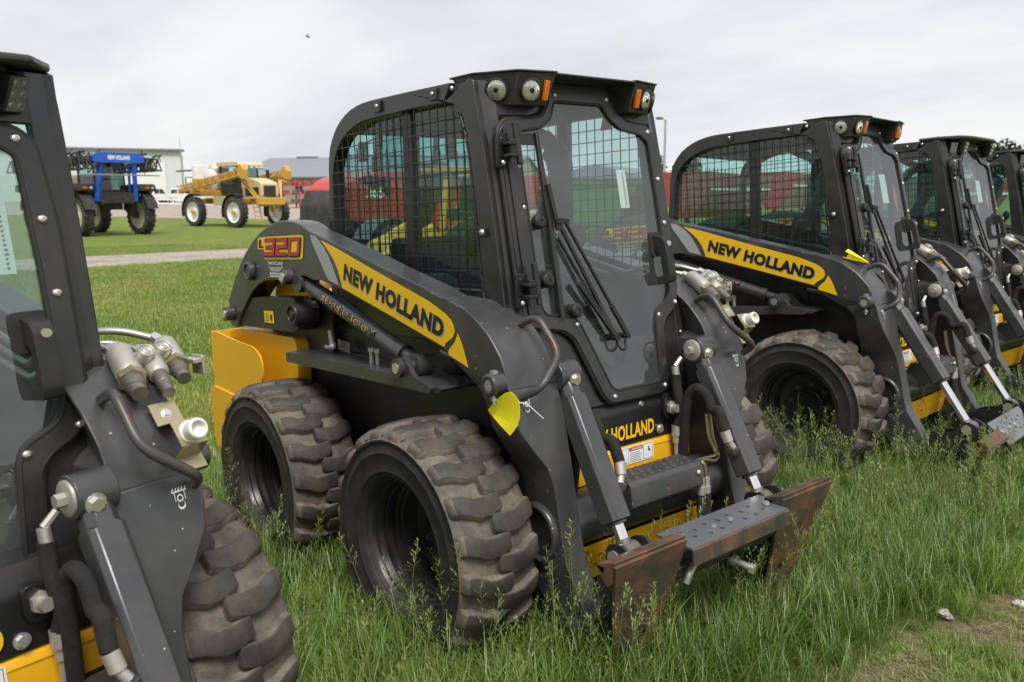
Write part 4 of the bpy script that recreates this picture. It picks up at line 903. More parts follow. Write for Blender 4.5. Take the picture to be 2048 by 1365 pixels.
        for sg in (-1, 1):
            for k, (x, y, az) in enumerate(((.10, .345, 35), (.15, .265, 0))):
                rot = Matrix.Rotation(R(az) * sg, 3, 'Z') @ Matrix.Rotation(R(18), 3, 'Y')
                lm = part(vz, 'work_lamp', 'led%d%d' % (k, sg), 'black_paint', lambda: MB().box((x, y * sg, 1.905), (.045, .058, .085), rot).box((x - .03, y * sg, 1.945), (.02, .02, .04)).box(Vector((x, y * sg, 1.905)) - rot @ Vector((.03, 0, 0)), (.03, .045, .07), rot), bevel=.004)
                def lens():
                    mb = MB(); c = Vector((x, y * sg, 1.905))
                    for i in range(3):
                        for j in (-1, 1): mb.lathe([(.0105, 0), (.009, .003), (.003, .0035), (0, .002)], c + rot @ Vector((.0235, j * .0125, -.026 + .026 * i)), rot @ Vector((1, 0, 0)), 12)
                    mb.box(c + rot @ Vector((.0228, 0, 0)), (.002, .050, .076), rot)
                    return mb
                part(vz, 'lamp_lens', 'ledl%d%d' % (k, sg), 'led_lens', lens)
    # ---- door
    dr = part(root, 'door', 'doorframe', 'cab_paint', lambda: MB().plate(DOOR_O, dplane, -.012, .010, [DOOR_I[::-1]]).plate([(-.395, 1.16), (-.345, 1.16), (-.345, 1.79), (-.395, 1.79)], dplane, .0105, .016), bevel=.004)
    dr.scale = cfg.get('cabscale', (1, 1, 1)); dr.location = cfg.get('caboff', (0, 0, 0)); dr.rotation_euler = (0, cfg.get('cabpitch', 0), 0)
    part(dr, 'door_glass', 'dglass', 'door_glass', lambda: MB().sheet([(a * 1.012, (b - 1.37) * 1.008 + 1.37) for a, b in DOOR_I], dplane, .002), smooth=0)
    part(dr, 'seal', 'dseal', 'black_rubber', lambda: MB().tube([dplane(a, b, .008) for a, b in DOOR_I + DOOR_I[:1]], .0055, 6))
    part(dr, 'seal', 'dseal2', 'black_rubber', lambda: MB().tube([dplane(a, b, -.004) for a, b in DOOR_O + DOOR_O[:1]], .011, 8))
    for k, (y, z) in enumerate(((-.132, 1.917), (.132, 1.917), (-.342, 1.802), (.342, 1.802), (-.347, 1.663), (-.349, 1.522), (-.347, 1.298), (-.176, 1.106), (-.036, .830), (.243, .832), (.262, 1.10), (.368, 1.14), (.368, 1.45), (.365, 1.62))):
        part(dr, 'bolt', 'dbolt%d' % k, 'bolt_steel', lambda y=y, z=z: button(dplane(y, z, .010), (1, 0, .16), .0092))
    for k, z in enumerate((1.715, 1.245)):
        part(dr, 'hinge', 'hinge%d' % k, 'black_paint', lambda z=z: MB().box(dplane(-.413, z, .012), (.014, .05, .115)).box(dplane(-.405, z + .02, .04), (.055, .035, .012)).box(dplane(-.405, z - .02, .04), (.055, .035, .012)).cyl(dplane(-.372, z - .05, .05), dplane(-.372, z + .09, .05), .011, 12).box(dplane(-.385, z + .005, .045), (.022, .045, .06)), bevel=.003)
        for dz in (.042, -.042): part(dr, 'bolt', 'hbolt%d%d' % (k, dz > 0), 'bolt_steel', lambda: button(dplane(-.420, z + dz, .019), (1, 0, .16), .0085))
    part(dr, 'door_bar', 'dbar', 'black_paint', lambda: MB().plate([(-.335, 1.735), (-.245, 1.735), (-.245, 1.775), (-.335, 1.775)], dplane, .010, .018).plate([(-.335, 1.26), (-.262, 1.26), (-.262, 1.305), (-.335, 1.305)], dplane, .010, .018).plate([(-.262, 1.778), (-.250, 1.778), (-.238, 1.55), (-.236, 1.49), (-.242, 1.14), (-.262, 1.14), (-.258, 1.49), (-.262, 1.56)], dplane, .012, .028), bevel=.002)
    for k, (y, z) in enumerate(((-.302, 1.470), (-.301, 1.269), (-.185, 1.155))):
        part(dr, 'rubber_stop', 'knob%d' % k, 'black_rubber', lambda y=y, z=z: MB().lathe([(.024, 0), (.026, .008), (.025, .024), (.019, .030), (.006, .031), (.005, .027), (0, .027)], dplane(y, z, .010), (1, 0, .16), 22))
    def wiper():
        mb = MB()
        mb.bar(dplane(-.222, 1.472, .035), dplane(-.012, 1.050, .03), .012, .010, (1, 0, 0)); mb.bar(dplane(-.196, 1.471, .042), dplane(.044, 1.052, .036), .008, .010, (1, 0, 0))
        mb.bar(dplane(-.235, 1.475, .040), dplane(-.180, 1.468, .042), .018, .014, (1, 0, 0)); mb.bar(dplane(-.245, 1.60, .034), dplane(-.225, 1.44, .034), .016, .012, (1, 0, 0))
        mb.bar(dplane(-.16, 1.25, .034), dplane(-.012, 1.050, .032), .018, .014, (1, 0, 0)); mb.bar(dplane(-.02, 1.16, .04), dplane(.044, 1.052, .038), .016, .012, (1, 0, 0))
        mb.cyl(dplane(-.012, 1.045, .0), dplane(-.012, 1.045, .045), .013, 14); mb.cyl(dplane(.044, 1.045, .0), dplane(.044, 1.045, .045), .011, 14)
        mb.plate(round2([(-.10, 1.02), (-.08, 1.05), (.05, 1.06), (.06, 1.03), (.03, .93), (-.02, .93)], .02), dplane, -.02, -.004)
        mb.tube(smooth_path([dplane(-.012, 1.03, .03), dplane(.005, 1.0, .035), dplane(.035, 1.0, .03), dplane(.045, 1.03, .02)]), .005, 8)
        return mb
    part(dr, 'wiper', 'wiper', 'black_rubber', wiper)
    HND = round2([(.0, 1.402), (.048, 1.396), (.060, 1.375), (.064, 1.25), (.052, 1.222), (.0, 1.214), (.0, 1.240), (.030, 1.248), (.038, 1.27), (.036, 1.325), (.026, 1.338), (.0, 1.342)], .008, 3)
    part(dr, 'door_handle', 'dhandle', 'black_rubber', lambda: MB().plate(HND, lambda a, b, w: dplane(w, b, a + .004), .292, .332).plate(round2([(.272, 1.322), (.345, 1.322), (.345, 1.415), (.272, 1.415)], .015), dplane, .003, .008), bevel=.006)
    part(dr, 'lock', 'dlock', 'bolt_steel', lambda: MB().cyl(dplane(.316, 1.372, .060), dplane(.316, 1.372, .067), .010, 18))
    pm = cfg.get('paper')
    if pm == 'white':
        part(dr, 'notice', 'note', 'paper', lambda: MB().plate([(.150, 1.512), (.199, 1.512), (.199, 1.655), (.150, 1.655)], dplane, -.006, -.005), smooth=0)
        def ink():
            mb = MB(); random.seed(5)
            for i in range(18):
                z = 1.52 + .0072 * i; mb.sheet([(.178, z), (.178 + random.uniform(.006, .012), z), (.184, z + .005), (.178, z + .004)], dplane, -.0045)
            for z in (1.518, 1.524): mb.sheet([(.154, z), (.157, z), (.157, z + .003), (.154, z + .003)], dplane, -.0045)
            return mb
        part(dr, 'notice_print', 'noteink', 'grey_plastic', ink, smooth=0)
    elif pm == 'tinted':
        part(dr, 'notice', 'note2', 'tinted_paper', lambda: MB().plate([(.05, 1.50), (.14, 1.50), (.14, 1.67), (.05, 1.67)], dplane, -.006, -.005), smooth=0)
        part(dr, 'warning_diamond', 'diam', 'faded_red', lambda: MB().plate([(.245, 1.44), (.275, 1.53), (.245, 1.62), (.215, 1.53)], dplane, -.006, -.005), smooth=0)
    elif pm == 'long':
        part(dr, 'notice', 'note3', 'tinted_paper', lambda: MB().plate([(.262, 1.50), (.308, 1.50), (.308, 1.69), (.262, 1.69)], dplane, -.006, -.005), smooth=0)
        def ink3():
            mb = MB(); random.seed(8)
            for i in range(16):
                z = 1.51 + .0105 * i; mb.sheet([(.292, z), (.292 + random.uniform(.004, .009), z), (.298, z + .006), (.292, z + .005)], dplane, -.0045); mb.sheet([(.273, z), (.273 + random.uniform(.002, .006), z), (.276, z + .004), (.273, z + .003)], dplane, -.0045)
            return mb
        part(dr, 'notice_print', 'noteink3', 'grey_plastic', ink3, smooth=0)
def pose(rows, t): return Matrix(((*rows[0], t[0]), (*rows[1], t[1]), (*rows[2], t[2]), (0, 0, 0, 1)))
M2 = pose(((.999014, -.000334, -.044393), (0, .999972, -.007534), (.044394, .007527, .998986)), (0, 0, 0))
M3 = pose(((.991630, -.101588, -.079691), (.101999, .994784, .001097), (.079164, -.009217, .996819)), (-.2245, 2.6305, .0103))
M1 = pose(((.977572, -.207163, -.037894), (.206018, .978024, -.032018), (.043694, .023493, .998769)), (.1794, -2.2676, -.0517))
M4 = pose(((.995858, -.055287, -.072188), (.056046, .998392, .008527), (.071601, -.012538, .997355)), (-.5664, 4.752, -.0003))
M5 = M4.copy(); M5.translation = Vector((-.86, 6.87, -.02))
SP = M2  # first built, others share its meshes
loader(dict(M=M2, key='b', pods=True, tilt=0, paper='white', label='middle skid steer with a flat yellow tag on its arm and rusty attachment plates'))
loader(dict(M=M3, key='c', pods=True, tilt=40, paper='tinted', label='skid steer just right of the middle one, round lamps, coupler tipped forward'))
loader(dict(M=M4, key='d', pods=False, tilt=40, paper='tinted', label='skid steer second from the right edge with square lamps under a flat visor'))
loader(dict(M=M5, key='e', pods=False, tilt=40, paper=None, guard=False, label='farthest skid steer, cut off by the right edge of the picture'))
loader(dict(M=M1, key='a', pods=False, tilt=0, paper='long', guard=False, cabscale=(1, 1.17, .967), caboff=(-.10, 0, 0), cabpitch=.07, label='nearest skid steer cut off by the left edge, hydraulic couplers on its arm'))
# ------------------------------------------------------------------ yellow tags on the grab handles
def tag_mesh():
    mb = MB(); o = [(.405, .957), (.425, .945), (.438, .930), (.442, .905), (.440, .88), (.430, .852), (.412, .832), (.395, .815), (.345, .84), (.31, .858), (.272, .877), (.30, .898), (.345, .930), (.375, .948)]
    n = 8; cen = (.37, .89); fs = []; vs = []
    f = lambda a, b: (a, -.622 - .012 * math.sin((a - .27) * 14), b)
    mb.plate(o, lambda a, b, w: (a, f(a, b)[1] + w, b), 0, .001)
    return mb
tg = link('caution_tag', tag_mesh().mesh('caution_tag'), 'tag_yellow'); tg.matrix_world = M2
sub = tg.modifiers.new('sub', 'SUBSURF'); sub.subdivision_type = 'SIMPLE'; sub.levels = 0; sub.render_levels = 0
tag(tg, 'bright yellow tag hanging from the grab handle of the middle skid steer', 'tag', 'yellow tags tied to the grab handles')
link('tie_wire', MB().tube(smooth_path([(.432, -.625, .925), (.445, -.60, .915), (.455, -.57, .885), (.46, -.55, .865)]), .0016, 5).mesh('tie_wire'), 'decal_white', tg)
def tag_roll():
    mb = MB(); P = []; n = 14
    for i in range(9):
        t = i / 8; c = Vector((.165 + .105 * t, -.50 + .04 * t, 1.222 - .052 * t)); r = .030 - .026 * t
        P.append([c + Vector((r * math.sin(a) * .4, r * math.cos(a), r * math.sin(a) * .9)) for a in [R(-150 + 300 * j / n) for j in range(n + 1)]])
    vs = [p for q in P for p in q]; m = n + 1
    mb.add(vs, [(i * m + j, i * m + j + 1, (i + 1) * m + j + 1, (i + 1) * m + j) for i in range(8) for j in range(n)]); return mb
t3 = link('caution_tag', tag_roll().mesh('caution_tag_rolled'), 'tag_yellow'); t3.matrix_world = M3
t3.modifiers.new('thick', 'SOLIDIFY').thickness = .001
tag(t3, 'rolled yellow tag on the grab handle of the skid steer right of the middle', 'tag', 'yellow tags tied to the grab handles')
# ------------------------------------------------------------------ ground, road, grass
def vnoise(x, y, s, seed=0):
    rs = np.random.RandomState(seed); g = rs.rand(64, 64); X = np.asarray(x) * s; Y = np.asarray(y) * s
    xi = np.floor(X).astype(int); yi = np.floor(Y).astype(int); fx = X - xi; fy_ = Y - yi
    fx = fx * fx * (3 - 2 * fx); fy_ = fy_ * fy_ * (3 - 2 * fy_)
    a = g[xi % 64, yi % 64]; b = g[(xi + 1) % 64, yi % 64]; c = g[xi % 64, (yi + 1) % 64]; d = g[(xi + 1) % 64, (yi + 1) % 64]
    return (a * (1 - fx) + b * fx) * (1 - fy_) + (c * (1 - fx) + d * fx) * fy_
def worn(x, y):                                            # 1 = trodden, bare patches; 0 = long grass
    x = np.asarray(x, float); y = np.asarray(y, float)
    e = x - (0.70 + 0.10 * (y + .2)) + .35 * (vnoise(x, y, 1.7, 3) - .5)
    return sstep(-.02, .32, e) * sstep(9, 6, y) * sstep(-4, -2.5, y)
def bare(x, y):
    n = .6 * vnoise(x, y, 2.1, 11) + .4 * vnoise(x, y, 6.5, 12)
    w = worn(x, y); b = sstep(.47, .62, n) * w
    n2 = .6 * vnoise(x, y, .9, 21) + .4 * vnoise(x, y, 3.1, 22)
    return np.clip(b + .75 * sstep(.68, .76, n2) * (1 - w) * sstep(2.0, 4.0, np.hypot(x, y)), 0, 1)
m, t, N, L, out = new_mat('ground_soil')
p = N.new('ShaderNodeBsdfPrincipled'); L.new(p.outputs[0], out.inputs[0]); tcc = N.new('ShaderNodeTexCoord')
def gnode(sc, det=8, ro=.65):
    n = N.new('ShaderNodeTexNoise'); n.inputs['Scale'].default_value = sc; n.inputs['Detail'].default_value = det; n.inputs['Roughness'].default_value = ro; L.new(tcc.outputs['Object'], n.inputs['Vector']); return n
def gramp(n, els):
    c = N.new('ShaderNodeValToRGB'); e = c.color_ramp.elements; e[0].position, e[0].color = els[0][0], rgba(els[0][1]); e[1].position, e[1].color = els[-1][0], rgba(els[-1][1])
    for q, k in els[1:-1]: x = e.new(q); x.color = rgba(k)
    L.new(n.outputs['Fac'], c.inputs[0]); return c
lawn = gramp(gnode(1.3, 10, .7), [(.30, (.12, .165, .030)), (.45, (.16, .215, .040)), (.58, (.195, .245, .052)), (.72, (.26, .265, .085))])
fine = gramp(gnode(26, 6, .7), [(.3, (.45, .45, .45)), (.7, (1.25, 1.25, 1.25))])
lm_ = N.new('ShaderNodeMix'); lm_.data_type = 'RGBA'; lm_.blend_type = 'MULTIPLY'; lm_.inputs[0].default_value = 1; L.new(lawn.outputs[0], lm_.inputs[6]); L.new(fine.outputs[0], lm_.inputs[7])
soil = gramp(gnode(38, 8, .75), [(.30, (.085, .058, .038)), (.5, (.19, .135, .092)), (.62, (.30, .235, .165)), (.75, (.42, .36, .27))])
at_ = N.new('ShaderNodeAttribute'); at_.attribute_name = 'bare'
mx = N.new('ShaderNodeMix'); mx.data_type = 'RGBA'; L.new(at_.outputs['Fac'], mx.inputs[0]); L.new(lm_.outputs[2], mx.inputs[6]); L.new(soil.outputs[0], mx.inputs[7]); L.new(mx.outputs[2], p.inputs['Base Color'])
p.inputs['Roughness'].default_value = .95; p.inputs['Specular IOR Level'].default_value = .15
b = N.new('ShaderNodeBump'); b.inputs['Strength'].default_value = .8; b.inputs['Distance'].default_value = .03; L.new(gnode(30, 8, .7).outputs['Fac'], b.inputs['Height']); L.new(b.outputs[0], p.inputs['Normal'])
NA, NR = 240, 190
rad = np.concatenate([np.linspace(.04, 7, 110), np.geomspace(7.2, 2600, NR - 110)]); ang = np.linspace(0, 2 * np.pi, NA, endpoint=False)
GX = .6 + rad[:, None] * np.cos(ang)[None]; GY = .4 + rad[:, None] * np.sin(ang)[None]; GZ = gz(GX, GY)
GZ = GZ + (vnoise(GX, GY, 3.0, 5) - .5) * .03 * sstep(40, 3, np.hypot(GX, GY))
gv = np.stack([GX, GY, GZ], -1).reshape(-1, 3); i0 = np.arange((NR - 1) * NA); j1 = (i0 // NA) * NA + (i0 + 1) % NA
gf = np.stack([i0, j1, j1 + NA, i0 + NA], 1).tolist(); gf.append(tuple(range(NA - 1, -1, -1)))
me = bpy.data.meshes.new('ground'); me.from_pydata(gv.tolist(), [], gf); me.validate()
for q in me.polygons: q.use_smooth = True
a_ = me.attributes.new('bare', 'FLOAT', 'POINT'); a_.data.foreach_set('value', bare(gv[:, 0], gv[:, 1]).astype(np.float32))
tag(link('ground', me, 'ground_soil'), 'grassy yard sloping gently with worn soil patches', kind='structure')
def ribbon(name, P0, P1, w0, w1, mat, lift, nseg=120, nw=10, rag=.35):
    P0, P1 = np.array(P0[:2]), np.array(P1[:2]); d = P1 - P0; Ln = np.hypot(*d); d = d / Ln; n = np.array([-d[1], d[0]]); vs = []
    for i in range(nseg + 1):
        tt = i / nseg; c = P0 + d * Ln * tt; hw = (w0 + (w1 - w0) * tt) / 2
        for j in range(nw + 1):
            k = (j / nw * 2 - 1); q = c + n * k * (hw + (rag * (vnoise(tt * Ln * .8, j // (nw // 2) * 5.3, 1.0, 31) - .5) if abs(k) > .9 else 0)); vs.append((q[0], q[1], float(gz(q[0], q[1])) + lift * (1 if abs(k) < .95 else -.6)))
    m_ = nw + 1; fs = [(i * m_ + j, i * m_ + j + 1, (i + 1) * m_ + j + 1, (i + 1) * m_ + j) for i in range(nseg) for j in range(nw)]
    return link(name, MB().add(vs, fs).mesh(name), mat)
m, t, N, L, out = new_mat('gravel')
p = N.new('ShaderNodeBsdfPrincipled'); L.new(p.outputs[0], out.inputs[0]); tcc = N.new('ShaderNodeTexCoord')
c1 = gramp(gnode(9, 9, .75), [(.28, (.20, .165, .13)), (.5, (.36, .31, .265)), (.72, (.52, .47, .41))]); c2 = gramp(gnode(1.1, 5, .6), [(.3, (.72, .72, .72)), (.7, (1.12, 1.1, 1.08))])
mx = N.new('ShaderNodeMix'); mx.data_type = 'RGBA'; mx.blend_type = 'MULTIPLY'; mx.inputs[0].default_value = 1; L.new(c1.outputs[0], mx.inputs[6]); L.new(c2.outputs[0], mx.inputs[7]); L.new(mx.outputs[2], p.inputs['Base Color']); p.inputs['Roughness'].default_value = .95
b = N.new('ShaderNodeBump'); b.inputs['Strength'].default_value = .9; b.inputs['Distance'].default_value = .03; L.new(gnode(14, 8, .7).outputs['Fac'], b.inputs['Height']); L.new(b.outputs[0], p.inputs['Normal'])
RA, RB = at(160, 23.4), at(490, 27.0); rd = (RB - RA); ROAD0 = RA - rd * 2.2; ROAD1 = RB + rd * 6
ROADW = 4.3
tag(ribbon('gravel_road', ROAD0, ROAD1, ROADW, ROADW, 'gravel', .035), 'pale gravel lane crossing the grass behind the loaders', kind='structure')
tag(ribbon('gravel_lot', at(-500, 104), at(1100, 78), 42, 42, 'gravel', .05, 60, 10, 2.0), 'pale gravel yard in front of the sheds', kind='structure')
# blades
m, t, N, L, out = new_mat('grass_blade')
df = N.new('ShaderNodeBsdfDiffuse'); tr = N.new('ShaderNodeBsdfTranslucent'); gl = N.new('ShaderNodeBsdfGlossy'); gl.inputs['Roughness'].default_value = .45
ai = N.new('ShaderNodeAttribute'); ai.attribute_type = 'INSTANCER'; ai.attribute_name = 'tint'
vc = N.new('ShaderNodeAttribute'); vc.attribute_name = 'dry'
rp = N.new('ShaderNodeValToRGB'); e = rp.color_ramp.elements; e[0].position = 0; e[0].color = (.075, .135, .018, 1); e[1].position = 1; e[1].color = (.36, .36, .09, 1)
for q, k in ((.35, (.130, .230, .028, 1)), (.65, (.205, .315, .042, 1)), (.85, (.275, .355, .060, 1))): x = e.new(q); x.color = k
L.new(ai.outputs['Fac'], rp.inputs[0])
mx = N.new('ShaderNodeMix'); mx.data_type = 'RGBA'; L.new(vc.outputs['Fac'], mx.inputs[0]); L.new(rp.outputs[0], mx.inputs[6]); mx.inputs[7].default_value = (.30, .27, .13, 1)
L.new(mx.outputs[2], df.inputs[0]); L.new(mx.outputs[2], tr.inputs[0])
s1 = N.new('ShaderNodeMixShader'); s1.inputs[0].default_value = .38; L.new(df.outputs[0], s1.inputs[1]); L.new(tr.outputs[0], s1.inputs[2])
s2 = N.new('ShaderNodeMixShader'); s2.inputs[0].default_value = .06; L.new(s1.outputs[0], s2.inputs[1]); L.new(gl.outputs[0], s2.inputs[2]); L.new(s2.outputs[0], out.inputs[0])
rg = np.random.RandomState(4)
def blade(vs, fs, dr, base, az, lean, length, width, curl, dry=0.0, seg=4):
    o = len(vs); d = np.array([math.cos(az), math.sin(az)]); side = np.array([-d[1], d[0]]); th = lean; p_ = np.array([base[0], base[1], base[2] if len(base) > 2 else 0.0])
    for i in range(seg + 1):
        t_ = i / seg; w = width * (1 - t_ ** 1.6) * (.75 + .25 * min(1, t_ * 4))
        if i < seg:
            vs.append((p_[0] - side[0] * w / 2, p_[1] - side[1] * w / 2, p_[2])); vs.append((p_[0] + side[0] * w / 2, p_[1] + side[1] * w / 2, p_[2])); dr += [dry, dry]
        else: vs.append(tuple(p_)); dr.append(dry)
        p_ = p_ + np.array([d[0] * math.sin(th), d[1] * math.sin(th), math.cos(th)]) * length / seg; th += curl / seg
    for i in range(seg - 1): fs.append((o + 2 * i, o + 2 * i + 1, o + 2 * i + 3, o + 2 * i + 2))
    fs.append((o + 2 * seg - 2, o + 2 * seg - 1, o + 2 * seg))
def tuft(nb, spread, length, width, lean=.55, curl=1.0, dryp=.05, seg=4):
    vs, fs, dr = [], [], []
    for k in range(nb):
        r = spread * math.sqrt(rg.rand()); a = rg.rand() * 6.28
        blade(vs, fs, dr, (r * math.cos(a), r * math.sin(a)), rg.rand() * 6.28, abs(rg.randn()) * lean * .6 + .05, length * (.45 + .6 * rg.rand()), width * (.7 + .6 * rg.rand()), curl * (.3 + rg.rand()), .7 if rg.rand() < dryp else 0.0, seg)
    return vs, fs, dr
def seedhead(h):
    vs, fs, dr = [], [], []
    az = rg.rand() * 6.28; n = 10; lean = .05 + .12 * rg.rand(); P = []
    p_ = np.zeros(3); th = lean
    for i in range(n + 1):
        P.append(p_.copy()); p_ = p_ + np.array([math.cos(az) * math.sin(th), math.sin(az) * math.sin(th), math.cos(th)]) * h / n; th += .02 + (.05 if i > 7 else 0)
    for i in range(n):
        o = len(vs); w = .0011
        for q in (P[i], P[i + 1]): vs += [(q[0] - w, q[1], q[2]), (q[0] + w, q[1] + w, q[2]), (q[0], q[1] - w, q[2])]; dr += [.25] * 3
        for j in range(3): fs.append((o + j, o + (j + 1) % 3, o + 3 + (j + 1) % 3, o + 3 + j))
    for i in range(26):                                    # open panicle
        t_ = .66 + .34 * (i / 25) ** .8; k = t_ * n; q = P[min(n - 1, int(k))] * (1 - (k - int(k))) + P[min(n, int(k) + 1)] * (k - int(k))
        a = rg.rand() * 6.28; ln = (1.02 - t_) * .13 * (.4 + rg.rand()) + .006; e_ = q + np.array([math.cos(a) * ln, math.sin(a) * ln, ln * .55])
        for f_ in (.55, 1.0):
            c = q + (e_ - q) * f_; o = len(vs); s_ = .0042 * (.7 + .6 * rg.rand()); up = np.array([math.cos(a) * .5, math.sin(a) * .5, .85]) * s_ * 1.7; sd_ = np.array([-math.sin(a), math.cos(a), 0]) * s_ * .6
            vs += [tuple(c - up), tuple(c + sd_), tuple(c + up), tuple(c - sd_)]; fs.append((o, o + 1, o + 2, o + 3)); dr += [.42] * 4
        o = len(vs); w = np.array([.0005, .0005, 0]); vs += [tuple(q - w), tuple(q + w), tuple(e_)]; fs.append((o, o + 1, o + 2)); dr += [.3] * 3
    for i in range(3): blade(vs, fs, dr, tuple(P[2 + i]), rg.rand() * 6.28, .5, h * .35, .004, 1.1, .1)
    return vs, fs, dr
def weed():
    vs, fs, dr = [], [], []
    for k in range(16): blade(vs, fs, dr, (rg.randn() * .03, rg.randn() * .03), rg.rand() * 6.28, .7 + .5 * rg.rand(), .03 + .035 * rg.rand(), .010 + .008 * rg.rand(), .5, .0, 3)
    return vs, fs, dr
def thatch():
    vs, fs, dr = [], [], []
    for k in range(14): blade(vs, fs, dr, (rg.randn() * .05, rg.randn() * .05, .006), rg.rand() * 6.28, 1.35 + .25 * rg.rand(), .05 + .08 * rg.rand(), .003, .1, 1.0, 2)
    return vs, fs, dr
def puff():
    vs, fs, dr = [], [], []
    blade(vs, fs, dr, (0, 0), 0, .05, .12, .003, .1, .2, 2)
    for i in range(10):
        a = rg.rand() * 6.28; z = rg.rand() * 2 - 1; c = np.array([math.cos(a) * math.sqrt(1 - z * z), math.sin(a) * math.sqrt(1 - z * z), z]) * .014 + [0, 0, .12]; o = len(vs)
        vs += [tuple(c), tuple(c + [.008, 0, .004]), tuple(c + [0, .008, -.004])]; fs.append((o, o + 1, o + 2)); dr += [1.6] * 3
    return vs, fs, dr
gcol = bpy.data.collections.new('grass_sources')
def src(i, data):
    vs, fs, dr = data; me = bpy.data.meshes.new('blades'); me.from_pydata(vs, [], fs)
    a = me.attributes.new('dry', 'FLOAT', 'POINT'); a.data.foreach_set('value', np.array(dr, np.float32))
    me.materials.append(MATS['grass_blade']); o = bpy.data.objects.new('blades_%02d' % i, me); gcol.objects.link(o)
for i in range(4): src(i, tuft(15, .05, .30, .0055, .55, 1.2, .06))
for i in range(4, 7): src(i, tuft(20, .055, .105, .0042, .8, .9, .10, 3))
for i in range(7, 11): src(i, seedhead(.42 + .06 * (i - 7)))
for i in range(11, 13): src(i, weed())
for i in range(13, 15): src(i, thatch())
for i in range(15, 18): src(i, tuft(130, .30, .075, .006, .8, .8, .10, 2))
src(18, puff())
pts, kind, rot, scl, tnt = [], [], [], [], []
def put(x, y, k, s, tint, tilt=.0):
    n = len(x); pts.append(np.stack([x, y, gz(x, y) + (vnoise(x, y, 3.0, 5) - .5) * .03 * sstep(40, 3, np.hypot(x, y)) - .004], 1)); kind.append(k); scl.append(s); tnt.append(np.clip(tint, 0, 1)); rot.append(np.stack([rg.randn(n) * tilt, rg.randn(n) * tilt, rg.rand(n) * 6.28], 1))
def road_dist(x, y):
    d = np.array([ROAD1.x - ROAD0.x, ROAD1.y - ROAD0.y]); d /= np.hypot(*d); return np.abs((x - ROAD0.x) * -d[1] + (y - ROAD0.y) * d[0])
def sample(n, x0, x1, y0, y1, rmin, rmax):
    x = rg.rand(n) * (x1 - x0) + x0; y = rg.rand(n) * (y1 - y0) + y0
    r = np.hypot(x - CAMP.x, y - CAMP.y); an = np.degrees(np.arctan2(y - CAMP.y, x - CAMP.x)); an = np.where(an < 0, an + 360, an)
    k = (r > rmin) & (r < rmax) & (an > 101) & (an < 178); return x[k], y[k], r[k]
def tintf(x, y): return .42 + .5 * (vnoise(x, y, 1.1, 41) - .5) + .35 * (vnoise(x, y, 4.3, 42) - .5) + .10 * rg.randn(len(x))
x, y, r = sample(70000, -4.5, 2.3, -2.8, 8.5, 1.2, 9.5)           # long grass round the machines
w = worn(x, y); hgt = (.62 + .55 * vnoise(x, y, 1.3, 51)) * (1 - .80 * sstep(-1.6, -3.4, x)) * (1 - .25 * sstep(4.5, 8, r)) * (1 + .25 * sstep(1.2, .3, np.hypot(x - .35, y + .85)))
k = (rg.rand(len(x)) > w * 1.15) & (rg.rand(len(x)) < np.clip(1.5 - r / 9, .25, 1))
x, y, w, hgt = x[k], y[k], w[k], hgt[k]; hgt = hgt * (1 - .45 * w)
put(x, y, rg.randint(0, 4, len(x)), hgt * (.8 + .4 * rg.rand(len(x))), tintf(x, y), .10)
x, y, r = sample(30000, .3, 2.4, -1.6, 7.0, 1.6, 9)               # short trodden turf
w = worn(x, y); bb_ = bare(x, y); k = (rg.rand(len(x)) < w * 1.1 * (1 - .93 * bb_) * .9)
x, y = x[k], y[k]; put(x, y, np.where(rg.rand(len(x)) < .33, rg.randint(11, 13, len(x)), rg.randint(4, 7, len(x))), .35 + .55 * rg.rand(len(x)), tintf(x, y) + .22, .12)
x, y, r = sample(16000, .3, 2.4, -1.6, 7.0, 1.6, 9); k = rg.rand(len(x)) < worn(x, y) * (.10 + .40 * bare(x, y)); x, y = x[k], y[k]; put(x, y, rg.randint(13, 15, len(x)), .6 + .6 * rg.rand(len(x)), .8 + 0 * x)
x, y, r = sample(8200, -2.6, 1.4, -2.6, 8.0, 1.3, 9.5)            # seed heads
k = (rg.rand(len(x)) < (.12 + .75 * sstep(.45, .72, vnoise(x, y, 1.1, 61)) + .6 * sstep(1.0, .0, np.abs(y - 1.75)) * sstep(1.0, .3, np.abs(x - .1)) + .6 * sstep(.9, .2, np.hypot(x - .45, y + .8))) * (1 - worn(x, y))); x, y = x[k], y[k]
put(x, y, rg.randint(7, 11, len(x)), .55 + .4 * rg.rand(len(x)), .45 + .25 * rg.rand(len(x)), .12)
x, y, r = sample(26000, -30, -1.8, -4, 32, 6.0, 34)               # mown lawn behind
k = (road_dist(x, y) > ROADW / 2 + .1) & (rg.rand(len(x)) < np.clip(16 / r, .3, 1)) & (rg.rand(len(x)) > bare(x, y)); x, y = x[k], y[k]
put(x, y, rg.randint(15, 18, len(x)), .8 + .7 * vnoise(x, y, .7, 71) + .2 * rg.rand(len(x)), tintf(x, y) + .36)
x, y, r = sample(2600, -34, -2.5, -4, 32, 6.0, 38); k = (road_dist(x, y) > ROADW / 2) & (rg.rand(len(x)) < .2); x, y = x[k], y[k]
put(x, y, np.full(len(x), 18), .9 + .6 * rg.rand(len(x)), .7 + 0 * x)
PT = np.concatenate(pts); me = bpy.data.meshes.new('grass'); me.from_pydata(PT.tolist(), [], [])
def attr(n, ty, arr, f='value'): a = me.attributes.new(n, ty, 'POINT'); a.data.foreach_set(f, np.ascontiguousarray(arr).ravel())
